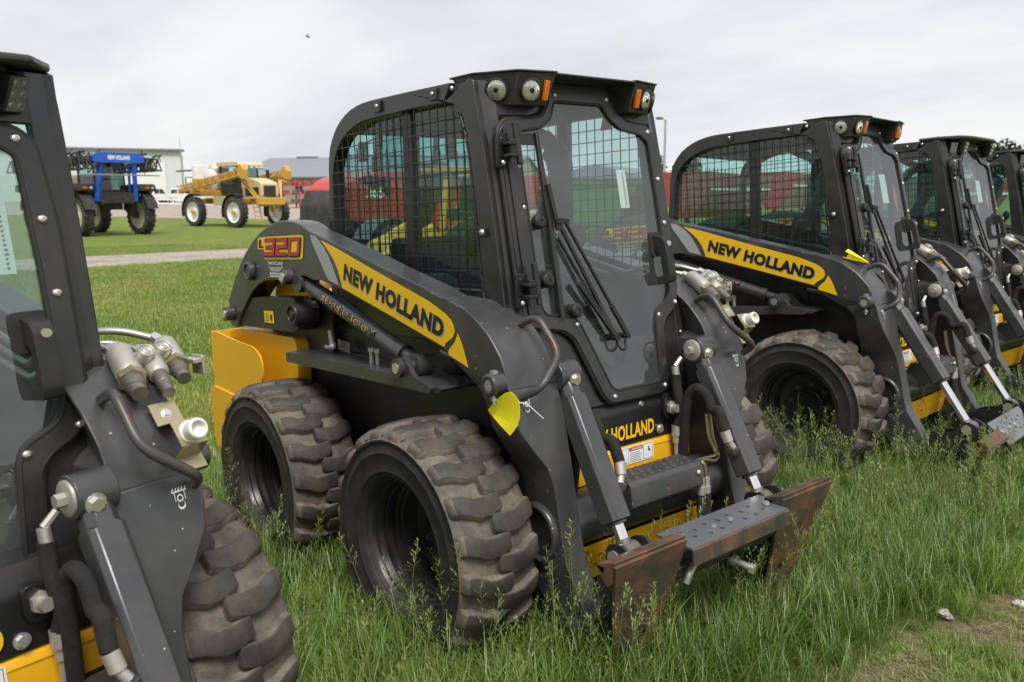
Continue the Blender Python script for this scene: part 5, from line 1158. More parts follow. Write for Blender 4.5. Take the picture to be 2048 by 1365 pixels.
attr('kind', 'INT', np.concatenate(kind).astype(np.int32)); attr('scl', 'FLOAT', np.concatenate(scl).astype(np.float32)); attr('tint', 'FLOAT', np.concatenate(tnt).astype(np.float32)); attr('rot', 'FLOAT_VECTOR', np.concatenate(rot).astype(np.float32), 'vector')
gob = link('grass', me, None); tag(gob, 'long and mown green grass with feathery seed heads', 'grass', kind='stuff')
gt = bpy.data.node_groups.new('grass_scatter', 'GeometryNodeTree'); gt.interface.new_socket('Geometry', in_out='INPUT', socket_type='NodeSocketGeometry'); gt.interface.new_socket('Geometry', in_out='OUTPUT', socket_type='NodeSocketGeometry')
gi = gt.nodes.new('NodeGroupInput'); go = gt.nodes.new('NodeGroupOutput'); ip = gt.nodes.new('GeometryNodeInstanceOnPoints'); ci = gt.nodes.new('GeometryNodeCollectionInfo')
ci.inputs['Collection'].default_value = gcol; ci.inputs['Separate Children'].default_value = True; ci.inputs['Reset Children'].default_value = True
def na(n, ty): q = gt.nodes.new('GeometryNodeInputNamedAttribute'); q.data_type = ty; q.inputs['Name'].default_value = n; return q
G = gt.links.new; G(gi.outputs[0], ip.inputs['Points']); G(ci.outputs[0], ip.inputs['Instance']); ip.inputs['Pick Instance'].default_value = True
G(na('kind', 'INT').outputs[0], ip.inputs['Instance Index']); G(na('rot', 'FLOAT_VECTOR').outputs[0], ip.inputs['Rotation']); G(na('scl', 'FLOAT').outputs[0], ip.inputs['Scale']); G(ip.outputs[0], go.inputs[0])
gm = gob.modifiers.new('scatter', 'NODES'); gm.node_group = gt
# stones in the worn patch
def stone(seed, s):
    mb = MB(); rs = np.random.RandomState(seed); mb.sphere((0, 0, 0), 1, 6); mb.v = [tuple(np.array(v) * s * (1 + .18 * rs.randn())) for v in mb.v]; return mb
for k, (u, v, s, lab) in enumerate(((1888, 1222, (.045, .028, .014), 'larger pale flat stone lying in the worn turf'), (2040, 1207, (.03, .022, .012), 'small pale stone at the right edge of the worn turf'))):
    d = wray(u, v); q = CAMP + d * ((CAMP.z - .06) / -d.z); o = link('stone', stone(k, s).mesh('stone'), 'stone_pale'); o.location = (q.x, q.y, float(gz(q.x, q.y)) + .012); o.rotation_euler = (0, .1, 2.3); tag(o, lab, 'stone', 'pale stones in the turf')
# ------------------------------------------------------------------ background things
RIGHT = Vector((RC[0][0], RC[0][1], 0)).normalized()
def facing(u, depth, deg):                                 # heading: towards the camera, turned deg towards picture right
    d = wray(u); d.z = 0; d.normalize(); r = Vector((-d.y, d.x, 0)) * -1
    return -d * math.cos(R(deg)) + r * math.sin(R(deg))
def frame_at(p, h):
    h = Vector((h.x, h.y, 0)).normalized(); l = Vector((-h.y, h.x, 0))
    return Matrix(((h.x, l.x, 0, p.x), (h.y, l.y, 0, p.y), (0, 0, 1, p.z), (0, 0, 0, 1)))
def bit(root, name, mat, mb, bevel=0.0, smooth=38): return link(name, mb.mesh(name, smooth), mat, root, bevel)
def ag_wheel(root, x, y, r, w, rimmat, n=22, rr=None, hub='far_black'):
    s = 1 if y > 0 else -1; rr = rr or r * .66; key = 'agw%.2f%.2f%s%d' % (r, w, rimmat, s)
    def tyre():
        mb = MB(); h = w / 2
        mb.lathe([(rr, -h * .8), (rr * 1.05, -h * .95), (r * .86, -h), (r * .93, -h * .9), (r * .945, 0), (r * .93, h * .9), (r * .86, h), (rr * 1.05, h * .95), (rr, h * .8)], (0, 0, 0), (0, 1, 0), 44)
        for k in range(n):
            for sd in (-1, 1):
                a0 = 2 * math.pi * (k + (.5 if sd > 0 else 0)) / n; vs = []
                for f_, da in ((1.0, .10), (.5, .0), (-.05, -.12)):
                    for q, hw in ((r * .92, .032), (r * 1.0, .024)):
                        for sg in (-1, 1):
                            an = a0 + da + sg * hw * (1.0 / r) * .9; vs.append((q * math.cos(an), sd * h * f_, q * math.sin(an)))
                mb.add(vs, [(0, 1, 3, 2), (2, 3, 7, 6), (0, 2, 6, 4), (1, 5, 7, 3), (6, 7, 11, 10), (4, 6, 10, 8), (5, 9, 11, 7), (8, 10, 11, 9)])
        return mb
    def rim():
        h = w / 2; mb = MB()
        mb.lathe([(rr * 1.02, s * h * .82), (rr * .97, s * h * .70), (rr * .90, s * h * .15), (rr * .55, s * h * .05), (rr * .32, s * h * .35), (rr * .28, s * h * .5), (0, s * h * .5)], (0, 0, 0), (0, 1, 0), 32); mb.lathe([(rr * 1.02, -s * h * .82), (rr * .95, -s * h * .6), (rr * .88, -s * h * .1), (0, -s * h * .05)], (0, 0, 0), (0, 1, 0), 32); return mb
    wo_ = part(root, 'wheel', key + 'r', rimmat, rim); wo_.location = (x, y, r - .02); wo_.rotation_euler = (0, random.random() * 6, 0)
    part(wo_, 'tyre', key + 't', 'far_tyre', tyre)
    part(wo_, 'hub', key + 'h' + hub, hub, lambda: MB().lathe([(0, s * w * .62), (r * .12, s * w * .6), (r * .15, s * w * .42), (r * .15, 0)], (0, 0, 0), (0, 1, 0), 14))
    return wo_
def truss(mb, a, b, h, n, r, wid=.5):
    a, b = Vector(a), Vector(b); up = Vector((0, 0, 1)); d = (b - a).normalized(); sd = d.cross(up).normalized()
    off = [Vector((0, 0, 0)) - sd * wid / 2, sd * wid / 2, up * h]
    for o in off: mb.bar(a + o, b + o, r * 1.6, r * 1.6)
    for i in range(n):
        p, q = a + (b - a) * (i / n), a + (b - a) * ((i + 1) / n)
        mb.bar(p + off[0], q + off[2], r, r); mb.bar(p + off[1], q + off[2], r, r); mb.bar(p + off[0], q + off[1], r, r); mb.bar(q + off[0], q + off[2], r, r); mb.bar(q + off[1], q + off[2], r, r)
# ---- blue sprayer
hb = facing(218, 40, 29); pb = at(219, 40.5); pb.z = float(gz(pb.x, pb.y))
bs = empty('crop_sprayer', frame_at(pb, hb)); tag(bs, 'blue and black high clearance sprayer facing the camera on the lawn', 'sprayer')
for x, y in ((0, 1.48), (0, -1.48), (-3.9, 1.48), (-3.9, -1.48)): ag_wheel(bs, x, y, .93, .46, 'wheel_cream', 22)
for y in (-1.48, 1.48):
    for x in (0, -3.9):
        s = 1 if y > 0 else -1
        bit(bs, 'leg_strut', 'far_black', MB().bar((x, y - s * .36, .85), (x, y - s * .36, 1.75), .20, .26).bar((x, y - s * .45, 1.70), (x, y - s * .05, 1.70), .2, .2).box((x + .02, y - s * .28, .93), (.4, .12, .34)), .02)
        bit(bs, 'fender', 'far_black', MB().plate([(x + math.cos(R(a)) * q, .92 + math.sin(R(a)) * q) for q, rng in ((1.12, range(15, 171, 12)), (1.04, range(170, 14, -12))) for a in rng], fy, y - .26, y + .26).plate(round2([(x - .75, 1.95), (x - .70, 2.28), (x + .55, 2.34), (x + .70, 2.22), (x + .72, 2.0)], .08), fy, y - .55, y + .42), .02)
for y in (-1.75, 1.2):
    bit(bs, 'lamp', 'orange_lens', MB().box((.72, y + .25, 2.16), (.05, .2, .12)), .01); bit(bs, 'lamp', 'poly_white', MB().box((.72, y + .52, 2.16), (.05, .12, .1)), .01)
bit(bs, 'frame', 'far_black', MB().box((-1.9, 0, 1.62), (4.6, 1.1, .36)).bar((0, -1.4, 1.72), (0, 1.4, 1.72), .3, .3).bar((-3.9, -1.4, 1.72), (-3.9, 1.4, 1.72), .3, .3).box((-.2, .25, 1.32), (.8, .5, .3)), .02)
bit(bs, 'front_panel', 'far_black', MB().box((.62, 0, 1.72), (.14, 1.62, .46)).bar((.62, -.8, 1.47), (.62, .8, 1.47), .12, .06), .02)
bit(bs, 'cab', 'far_black', MB().box((-.55, 0, 2.0), (1.5, 1.5, .16)).box((-.55, 0, 3.40), (1.6, 1.6, .16)).bar((.12, -.70, 2.05), (.02, -.70, 3.35), .08, .08).bar((.12, .70, 2.05), (.02, .70, 3.35), .08, .08).bar((-1.25, -.72, 2.05), (-1.25, -.72, 3.35), .10, .1).bar((-1.25, .72, 2.05), (-1.25, .72, 3.35), .10, .1).box((-.5, 0, 2.5), (.3, .5, .8)), .03)
bit(bs, 'windscreen', 'dark_glass', MB().sheet([(-.68, 2.08), (.68, 2.08), (.68, 3.32), (-.68, 3.32)], lambda a, b, w: (.15 - (b - 2.08) * .08, a, b)), 0, 0)
for s in (-1, 1): bit(bs, 'window', 'tractor_glass', MB().sheet([(-1.22, 2.1), (.1, 2.1), (.0, 3.32), (-1.22, 3.32)], lambda a, b, w, s=s: (a, s * .74, b)), 0, 0)
bit(bs, 'boom_header', 'blue_paint', MB().plate(round2([(-1.22, 3.30), (-1.16, 3.62), (-.9, 3.70), (.9, 3.70), (1.16, 3.62), (1.22, 3.30), (.8, 3.26), (-.8, 3.26)], .05), lambda a, b, w: (w, a, b), .75, 1.02), .03)
bit(bs, 'lettering', 'decal_white', lettering('NEW HOLLAND', lambda a, b: (1.023, -.52 + 1.04 * a, 3.39 + .20 * b), .05), 0, 0)
for s in (-1, 1):
    bit(bs, 'lift_arm', 'blue_paint', MB().bar((.85, s * .78, 3.3), (.62, s * .92, 1.55), .20, .22).bar((.70, s * .60, 3.25), (.35, s * .80, 1.75), .12, .14), .02)
    mb = MB(); random.seed(12 + s)
    truss(mb, (.95, s * 1.15, 3.0), (.75, s * 2.05, 2.95), .5, 3, .045, .4); truss(mb, (.80, s * 1.45, 3.25), (-3.2, s * 1.75, 3.0), .45, 8, .05, .4); truss(mb, (.70, s * 1.75, 2.95), (-4.8, s * 2.05, 2.85), .5, 10, .05, .4)
    for k in range(16): p_ = Vector((random.uniform(.3, 1.0), s * random.uniform(1.0, 2.05), random.uniform(2.9, 3.6))); mb.tube(smooth_path([p_, p_ + Vector((.1, random.uniform(-.3, .3), random.uniform(.1, .3))), p_ + Vector((.05, random.uniform(-.5, .5), random.uniform(-.3, .1)))], 4), .022, 6)
    bit(bs, 'folded_boom', 'far_black', mb)
bit(bs, 'spray_bar', 'steel_tube', MB().tube([(1.08, -1.9, 2.72), (1.08, 1.9, 2.72)], .035, 8))
bit(bs, 'tank', 'beige_panel', MB().plate(round2([(-3.9, 1.85), (-3.9, 2.75), (-1.5, 2.75), (-1.4, 1.85)], .15), fy, -.95, .95), .05)
# ---- gold sprayer
hg = facing(470, 50, 37); dg = wray(470); fr_ = at(470, 50.5); Mg = frame_at(fr_, hg); org = Mg @ Vector((-1.9, 1.5, 0)); org.z = float(gz(org.x, org.y)); Mg.translation = org
gs = empty('crop_sprayer', Mg); tag(gs, 'gold and cream sprayer with yellow folded booms parked on the lawn', 'sprayer')
for x, y in ((1.9, 1.5), (1.9, -1.5), (-1.95, 1.5), (-1.95, -1.5)):
    ag_wheel(gs, x, y, .89, .42, 'white_paint', 22, hub='gold_paint'); s = 1 if y > 0 else -1
    bit(gs, 'fender', 'far_black', MB().plate([(x + math.cos(R(a)) * q, .88 + math.sin(R(a)) * q) for q, rng in ((1.06, range(65, 201, 12)), (1.0, range(197, 64, -12))) for a in rng], fy, y - .22, y + .24), .01)
    bit(gs, 'leg_strut', 'gold_paint', MB().bar((x, y - s * .34, .85), (x, y - s * .34, 1.55), .16, .22).bar((x, y - s * .4, 1.5), (x, y - s * 1.2, 1.5), .2, .2), .02)
bit(gs, 'frame', 'gold_paint', MB().box((-.2, 0, 1.45), (5.4, .95, .28)).bar((1.9, -1.2, 1.5), (1.9, 1.2, 1.5), .25, .25).bar((-1.95, -1.2, 1.5), (-1.95, 1.2, 1.5), .25, .25).box((-1.9, 0, 1.95), (2.6, 1.9, .35)), .02)
bit(gs, 'bumper', 'gold_paint', MB().box((3.15, 0, 1.50), (.30, 1.9, .42)).box((3.05, .0, 1.28), (.3, 1.5, .14)), .03)
bit(gs, 'tool_box', 'cream_paint', MB().box((.2, -1.05, 1.52), (1.5, .35, .5)), .03)
bit(gs, 'hood', 'cream_paint', MB().plate(round2([(1.35, 1.75), (1.35, 2.85), (2.2, 2.80), (3.05, 2.55), (3.10, 1.75)], .12), fy, -.62, .62), .06)
bit(gs, 'grille', 'far_black', MB().box((3.10, 0, 2.08), (.05, .85, .62)).box((2.3, -.62, 2.05), (1.2, .06, .5)).box((.9, -.7, 2.0), (1.1, .3, .6)), .02)
bit(gs, 'cab', 'far_black', MB().box((.45, 0, 2.25), (1.7, 1.5, .5)).bar((1.25, -.70, 2.4), (1.15, -.70, 3.5), .09, .09).bar((1.25, .70, 2.4), (1.15, .70, 3.5), .09, .09).bar((-.35, -.72, 2.4), (-.35, -.72, 3.5), .12, .12).bar((-.35, .72, 2.4), (-.35, .72, 3.5), .12, .12).box((.2, 0, 2.8), (.3, .5, .8)), .02)
bit(gs, 'roof', 'cream_paint', MB().plate(round2([(-.55, 3.50), (-.5, 3.72), (1.35, 3.74), (1.55, 3.60), (1.55, 3.52)], .06), fy, -.88, .88), .03)
for k in range(5): bit(gs, 'roof_lamp', 'poly_white', MB().box((1.57, -.7 + .35 * k, 3.46), (.06, .18, .11)), .01)
bit(gs, 'windscreen', 'tractor_glass', MB().sheet([(-.68, 2.45), (.68, 2.45), (.68, 3.5), (-.68, 3.5)], lambda a, b, w: (1.3 - (b - 2.45) * .1, a, b)), 0, 0)
for s in (-1, 1): bit(gs, 'window', 'tractor_glass', MB().sheet([(-.3, 2.5), (1.22, 2.5), (1.15, 3.5), (-.3, 3.5)], lambda a, b, w, s=s: (a, s * .74, b)), 0, 0); bit(gs, 'mirror', 'far_black', MB().box((1.55, s * 1.15, 3.1), (.08, .22, .45)).bar((1.3, s * .75, 3.4), (1.5, s * 1.1, 3.3), .04, .04), .02)
bit(gs, 'spray_tank', 'poly_white', MB().lathe([(0, -.95), (.5, -.93), (.66, -.8), (.70, -.3), (.70, .3), (.66, .8), (.5, .93), (0, .95)], (-1.25, 0, 2.72), (0, 1, 0), 24))
bit(gs, 'rinse_tank', 'poly_white', MB().box((-.95, -.35, 3.36), (.75, .9, .36)), .12); bit(gs, 'tank_cabinet', 'white_paint', MB().box((-2.75, -.6, 3.0), (.4, .6, 1.25)), .04)
bit(gs, 'chemical_hopper', 'gold_paint', MB().box((-2.5, -.7, 2.45), (.7, .6, .75)).cyl((-2.2, -.1, 3.2), (-2.0, -.1, 3.6), .16, 12), .03)
for s in (-1, 1):
    mb = MB(); truss(mb, (-3.4, s * 1.7, 1.95), (2.7, s * 1.55, 2.95), .38, 9, .034, .35); truss(mb, (-3.2, s * 1.45, 2.15), (2.4, s * 1.35, 3.0), .25, 9, .03, .2)
    mb.plate([(2.45, 2.85), (2.95, 2.75), (3.0, 3.25), (2.75, 3.55), (2.5, 3.4)], fy, s * 1.72, s * 1.38)
    bit(gs, 'folded_boom', 'decal_yellow' if False else 'gold_paint', mb); bit(gs, 'boom_cradle', 'gold_paint', MB().bar((3.05, s * .85, 1.6), (2.3, s * 1.35, 2.72), .1, .12).bar((3.15, s * .75, 1.6), (2.55, s * 1.3, 2.70), .08, .1).bar((3.0, s * 1.35, 2.6), (2.3, s * 1.35, 2.75), .1, .1), .01)
mb = MB()
for s in (0, .42): mb.bar((2.75, -.95 + s, 1.35), (3.0, -.95 + s, .35), .05, .05)
for k in range(4): mb.bar((2.80 + .06 * k, -.95, 1.15 - .25 * k), (2.80 + .06 * k, -.53, 1.15 - .25 * k), .05, .05)
bit(gs, 'ladder', 'gold_paint', mb)
bit(gs, 'rear_pipe', 'old_steel', MB().tube([(-2.9, -.4, 3.35), (-5.2, -.4, 3.30)], .06, 8)); bit(gs, 'rear_basket', 'far_black', MB().bar((-3.3, -1.1, 2.0), (-3.3, -1.1, 2.9), .05, .05).bar((-3.3, -.3, 2.0), (-3.3, -.3, 2.9), .05, .05).bar((-3.3, -1.1, 2.9), (-3.3, -.3, 2.9), .05, .05).bar((-3.3, -1.1, 2.45), (-3.3, -.3, 2.45), .05, .05).bar((-3.3, -1.1, 2.0), (-3.3, -.3, 2.0), .05, .05))
# ---- red tractor
pt_ = at(775, 17.0); ht = facing(775, 17.0, -42); tr_ = empty('tractor', frame_at(pt_, ht) @ Matrix.Scale(1.10, 4)); tag(tr_, 'red tractor with dark grille half hidden behind the middle skid steer', 'tractor')
for x, y, r, w in ((.95, .78, .56, .36), (.95, -.78, .56, .36), (-1.35, .92, .84, .50), (-1.35, -.92, .84, .50)): ag_wheel(tr_, x, y, r, w, 'grey_plastic', 18)
bit(tr_, 'chassis', 'far_black', MB().box((-.2, 0, .85), (2.9, .55, .55)).bar((.95, -.7, .6), (.95, .7, .6), .2, .2).box((1.55, 0, .75), (.35, .7, .45)), .03)
bit(tr_, 'hood', 'red_paint', MB().plate(round2([(-.45, 1.15), (-.45, 1.98), (.6, 1.95), (1.25, 1.82), (1.55, 1.62), (1.35, 1.15)], .10), fy, -.40, .40), .06)
bit(tr_, 'grille', 'far_black', MB().plate(round2([(1.20, .95), (1.33, 1.60), (1.52, 1.66), (1.68, 1.40), (1.70, .95)], .06), fy, -.38, .38), .04)
bit(tr_, 'lettering', 'decal_white', lettering('365', lambda a, b: (.95 - .42 * a, .4025, 1.52 + .17 * b), .03), 0, 0); bit(tr_, 'lettering', 'decal_white', lettering('365', lambda a, b: (.53 + .42 * a, -.4025, 1.52 + .17 * b), .03), 0, 0)
for s in (-1, 1):
    bit(tr_, 'fender', 'red_paint', MB().plate([(-1.35 + math.cos(R(a)) * q, .84 + math.sin(R(a)) * q) for q, rng in ((.98, range(10, 171, 12)), (.92, range(166, 9, -12))) for a in rng], fy, s * .62, s * 1.12), .02)
    bit(tr_, 'front_fender', 'grey_plastic', MB().plate([(.95 + math.cos(R(a)) * q, .56 + math.sin(R(a)) * q) for q, rng in ((.66, range(30, 151, 12)), (.63, range(150, 29, -12))) for a in rng], fy, s * .60, s * .96), .01)
    bit(tr_, 'window', 'tractor_glass', MB().sheet([(-1.55, 1.35), (-.45, 1.35), (-.58, 2.70), (-1.55, 2.70)], lambda a, b, w, s=s: (a, s * .70, b)), 0, 0)
    bit(tr_, 'mirror', 'far_black', MB().box((-.50, s * 1.02, 2.35), (.06, .22, .36)).bar((-.55, s * .7, 2.6), (-.5, s * 1.0, 2.5), .03, .03), .02)
bit(tr_, 'cab', 'far_black', MB().bar((-.43, -.66, 1.3), (-.58, -.66, 2.72), .09, .09).bar((-.43, .66, 1.3), (-.58, .66, 2.72), .09, .09).bar((-1.6, -.66, 1.3), (-1.6, -.66, 2.72), .09, .09).bar((-1.6, .66, 1.3), (-1.6, .66, 2.72), .09, .09).box((-1.0, 0, 1.25), (1.2, 1.3, .15)).box((-1.3, 0, 1.75), (.2, .5, .8)).box((-1.05, 0, 1.5), (.5, .5, .2)), .02)
bit(tr_, 'windscreen', 'tractor_glass', MB().sheet([(-.62, 1.4), (.62, 1.4), (.62, 2.7), (-.62, 2.7)], lambda a, b, w: (-.42 - (b - 1.3) * .105, a, b)), 0, 0)
bit(tr_, 'roof', 'red_paint', MB().plate(round2([(-1.80, 2.72), (-1.75, 2.93), (-.6, 2.96), (-.38, 2.86), (-.36, 2.74)], .06), fy, -.80, .80), .04)
bit(tr_, 'exhaust', 'far_black', MB().tube([(-.30, -.50, 1.5), (-.30, -.50, 2.25)], .10, 14).tube([(-.30, -.50, 2.25), (-.32, -.50, 2.75)], .045, 12)); bit(tr_, 'beacon', 'orange_lens', MB().lathe([(.07, 0), (.07, .10), (.05, .15), (0, .16)], (-1.5, -.6, 2.94), (0, 0, 1), 14))
# ---- yellow wheel loader seen through the cab
pl = at(880, 12.5); lo = empty('wheel_loader', frame_at(pl, facing(880, 12.5, -60))); tag(lo, 'brown and yellow compact loader seen through the cab of the middle skid steer', 'loader')
for x, y in ((.8, .65), (.8, -.65), (-.8, .65), (-.8, -.65)): ag_wheel(lo, x, y, .5, .34, 'gold_paint', 16)
bit(lo, 'body', 'gold_paint', MB().plate(round2([(-1.6, .6), (-1.65, 1.35), (-.5, 1.45), (-.4, 1.15), (.9, 1.1), (1.0, .5), (-1.4, .45)], .12), fy, -.5, .5), .05)
bit(lo, 'canopy', 'gold_paint', MB().bar((-.45, -.45, 1.3), (-.5, -.45, 2.05), .07, .07).bar((-.45, .45, 1.3), (-.5, .45, 2.05), .07, .07).bar((.25, -.45, 1.1), (.15, -.45, 2.05), .07, .07).bar((.25, .45, 1.1), (.15, .45, 2.05), .07, .07).box((-.18, 0, 2.06), (.95, 1.1, .07)), .02)
bit(lo, 'loader_arm', 'gold_paint', MB().bar((.3, -.38, 1.25), (1.6, -.38, .6), .1, .2).bar((.3, .38, 1.25), (1.6, .38, .6), .1, .2), .02); bit(lo, 'bucket', 'old_steel', MB().plate([(1.5, .15), (1.5, .75), (1.6, .75), (1.65, .25), (2.2, .12), (2.2, .08)], fy, -.85, .85), .01); bit(lo, 'seat', 'far_black', MB().box((-.35, 0, 1.45), (.4, .45, .15)).box((-.5, 0, 1.7), (.12, .45, .5)), .04)
# ---- buildings
def shed(name, label, pL, pR, eave, depthm, rise, wall, roofm, trim):
    o = empty(name); d = (pR - pL); d.z = 0; Ln = d.length; d.normalize(); back = Vector((-d.y, d.x, 0))
    if back.dot(pL - CAMP) < 0: back = -back
    z0 = min(pL.z, pR.z) - .2; o.matrix_world = Matrix(((d.x, back.x, 0, pL.x), (d.y, back.y, 0, pL.y), (0, 0, 1, z0), (0, 0, 0, 1))); tag(o, label, 'building')
    bit(o, 'wall', wall, MB().plate([(0, 0), (depthm, 0), (depthm, eave), (depthm / 2, eave + rise * .94), (0, eave)], lambda a, b, w: (w, a, b), 0, Ln), 0)
    mb = MB(); n = int(Ln / .9)
    for i in range(n): mb.box((.45 + i * .9, -.02, eave / 2), (.06, .05, eave - .1))
    bit(o, 'wall_ribs', wall, mb)['kind'] = 'stuff'
    bit(o, 'roof', roofm, MB().plate([(-.4, eave - .1), (-.4, eave + .12), (depthm / 2, eave + rise + .15), (depthm + .4, eave + .12), (depthm + .4, eave - .1), (depthm / 2, eave + rise - .02)], lambda a, b, w: (w, a, b), -.4, Ln + .4))
    bit(o, 'fascia', trim, MB().box((Ln / 2, -.46, eave), (Ln + .8, .08, .32)))
    return o, Ln
sA, LA = shed('machine_shed', 'large pale metal shed behind the blue sprayer', at(-220, 118), at(368, 133), 7.7, 30, 0.9, 'shed_wall', 'galvanised', 'grey_plastic')
bit(sA, 'sliding_door', 'white_paint', MB().box((LA - 5.8, -.10, 2.9), (6.8, .10, 5.8)), .02); bit(sA, 'corner_trim', 'galvanised', MB().box((LA + .02, -.06, 3.5), (.22, .22, 7)))
sB, LB = shed('machine_shed', 'long grey roofed shed behind the gold sprayer', at(470, 165), at(1010, 150), 4.2, 26, 4.0, 'beige_panel', 'shed_roof', 'grey_plastic')
for k in range(5): bit(sB, 'roof_vent', 'grey_plastic', MB().box((8 + 10 * k, 13, 8.38), (4.5, .7, .35)), .05)
for k in range(6): bit(sB, 'window', 'dark_glass', MB().box((6 + 7.5 * k, -.06, 2.4), (1.4, .08, 1.2)), .02)
o = link('radio_mast', MB().tube([(0, 0, -.3), (0, 0, 9.3)], [.06, .03], 8).cyl((-.3, 0, 8.2), (.3, 0, 8.2), .02, 6).mesh('radio_mast'), 'galvanised'); o.location = at(366, 128); tag(o, 'thin mast rising beside the corner of the pale shed', 'mast')
# ---- white board fence
fa, fb = at(285, 96), at(470, 92); d = (fb - fa); n = 6; fe = empty('board_fence', Matrix.Translation(fa)); tag(fe, 'white three rail board fence in front of the parked pickups', 'fence')
for i in range(n + 1):
    q = fa + d * (i / n); q.z = float(gz(q.x, q.y)); bit(fe, 'post', 'white_paint', MB().box(q - fa + Vector((0, 0, .55)), (.16, .16, 1.35)), .01)
    if i < n:
        q2 = fa + d * ((i + 1) / n); q2.z = float(gz(q2.x, q2.y))
        for z in (.35, .75, 1.12): bit(fe, 'rail', 'white_paint', MB().bar(q - fa + Vector((0, -.1, z)), q2 - fa + Vector((0, -.1, z)), .05, .17))
# ---- pickups
def pickup(u, depth, deg, label, crew):
    P = at(u, depth); o = empty('pickup_truck', frame_at(P, facing(u, depth, deg))); tag(o, label, 'pickup truck', 'white pickups parked behind the fence')
    bit(o, 'body', 'white_paint', MB().plate(round2([(-2.9, .5), (-2.95, 1.2), (-.9, 1.22), (.9, 1.22), (2.4, 1.12), (2.75, .95), (2.8, .5)], .1), fy, -.98, .98), .06)
    bit(o, 'cab', 'white_paint', MB().plate(round2([(-.95, 1.15), (-.85, 1.9), (.55, 1.92), (1.2, 1.2)], .12), fy, -.86, .86), .08)
    for s in (-1, 1):
        bit(o, 'window', 'dark_glass', MB().plate(round2([(-.8, 1.28), (-.74, 1.8), (-.05, 1.82), (-.05, 1.28)], .05), fy, s * .865, s * .88)); bit(o, 'window', 'dark_glass', MB().plate(round2([(.05, 1.28), (.05, 1.82), (.48, 1.82), (.95, 1.28)], .05), fy, s * .865, s * .88))
    bit(o, 'rear_window', 'dark_glass', MB().plate(round2([(-.72, 1.3), (-.66, 1.78), (.66, 1.78), (.72, 1.3)], .05), lambda a, b, w: (w + (b - 1.2) * .12, a, b), -.99, -.95)); bit(o, 'windscreen', 'dark_glass', MB().plate(round2([(-.75, 1.27), (-.62, 1.82), (.62, 1.82), (.75, 1.27)], .05), lambda a, b, w: (w - (b - 1.2) * .92, a, b), 1.21, 1.25))
    for y in (-.8, .8): bit(o, 'tail_light', 'decal_red', MB().box((-2.97, y, .95), (.04, .14, .3)), .02)
    bit(o, 'bumper', 'galvanised', MB().box((-3.0, 0, .55), (.14, 1.8, .2)), .03)
    for x in (-1.85, 1.8):
        for y in (-.9, .9): ag_wheel(o, x, y, .40, .26, 'galvanised', 24)
pickup(308, 108, 135, 'white crew cab pickup parked behind the fence, nearer the blue sprayer', True)
pickup(362, 112, 120, 'white pickup parked behind the fence, nearer the gold sprayer', False)
# ---- red implements and racks
def implement(u, depth, deg, L_, H_, label, mat='faded_red', seed=0):
    o = empty('farm_implement', frame_at(at(u, depth), facing(u, depth, deg))); tag(o, label, 'implement', 'red farm implements stored in the yard'); random.seed(seed)
    bit(o, 'hopper', mat, MB().plate(round2([(-.75, H_), (.75, H_), (.65, H_ * .78), (.25, H_ * .5), (-.25, H_ * .5), (-.65, H_ * .78)], .05), lambda a, b, w: (a, w, b), -L_ / 2, L_ / 2), .03)
    bit(o, 'lid', 'white_paint', MB().box((0, 0, H_ * .82), (1.5, L_ * .96, .06)))
    bit(o, 'frame', mat, MB().bar((.5, -L_ / 2, .6), (.5, L_ / 2, .6), .14, .14).bar((-.5, -L_ / 2, .6), (-.5, L_ / 2, .6), .14, .14).bar((.5, 0, .6), (2.6, 0, .5), .14, .14).bar((0, -L_ / 2 + .3, .6), (0, -L_ / 2 + .3, H_ * .6), .1, .1).bar((0, L_ / 2 - .3, .6), (0, L_ / 2 - .3, H_ * .6), .1, .1).bar((-.5, -L_ / 2 + .3, .6), (.5, -L_ / 2 + .3, .6), .1, .1).bar((-.5, L_ / 2 - .3, .6), (.5, L_ / 2 - .3, .6), .1, .1))
    for k in range(int(L_ / .45)):
        y = -L_ / 2 + .25 + .45 * k; bit(o, 'disc_opener', 'old_steel', MB().bar((-.45, y, .6), (-.85, y, .28), .05, .08).lathe([(0, -.02), (.22, -.012), (.22, .012), (0, .02)], (-.9, y, .22), (0, 1, 0), 16))
    for y in (-L_ / 2 - .25, L_ / 2 + .25): ag_wheel(o, .2, y, .42, .26, 'white_paint', 16)
implement(1440, 26, 75, 7.0, 2.35, 'long faded red seed drill seen through the cab right of the middle one', seed=1)
implement(1580, 34, 80, 6.5, 2.6, 'red seed drill at the right end of the stored row', 'red_paint', 2)
implement(1085, 34, 70, 4.5, 2.5, 'red seed drill seen through the door glass of the middle skid steer', 'red_paint', 3)
implement(1900, 24, 70, 5.0, 2.2, 'red drill seen through the guard of the skid steer with square lamps', 'red_paint', 5)
gc = empty('grain_cart', frame_at(at(1235, 27), facing(1235, 27, 75))); tag(gc, 'green grain cart under a grey gabled tarpaulin', 'cart')
bit(gc, 'hopper', 'green_paint', MB().plate([(-1.3, 2.2), (1.3, 2.2), (.6, .9), (-.6, .9)], lambda a, b, w: (a, w, b), -2.4, 2.4).plate([(-1.32, 2.05), (-1.32, 2.2), (1.32, 2.2), (1.32, 2.05)], lambda a, b, w: (a, w, b), -2.45, 2.45), .03)
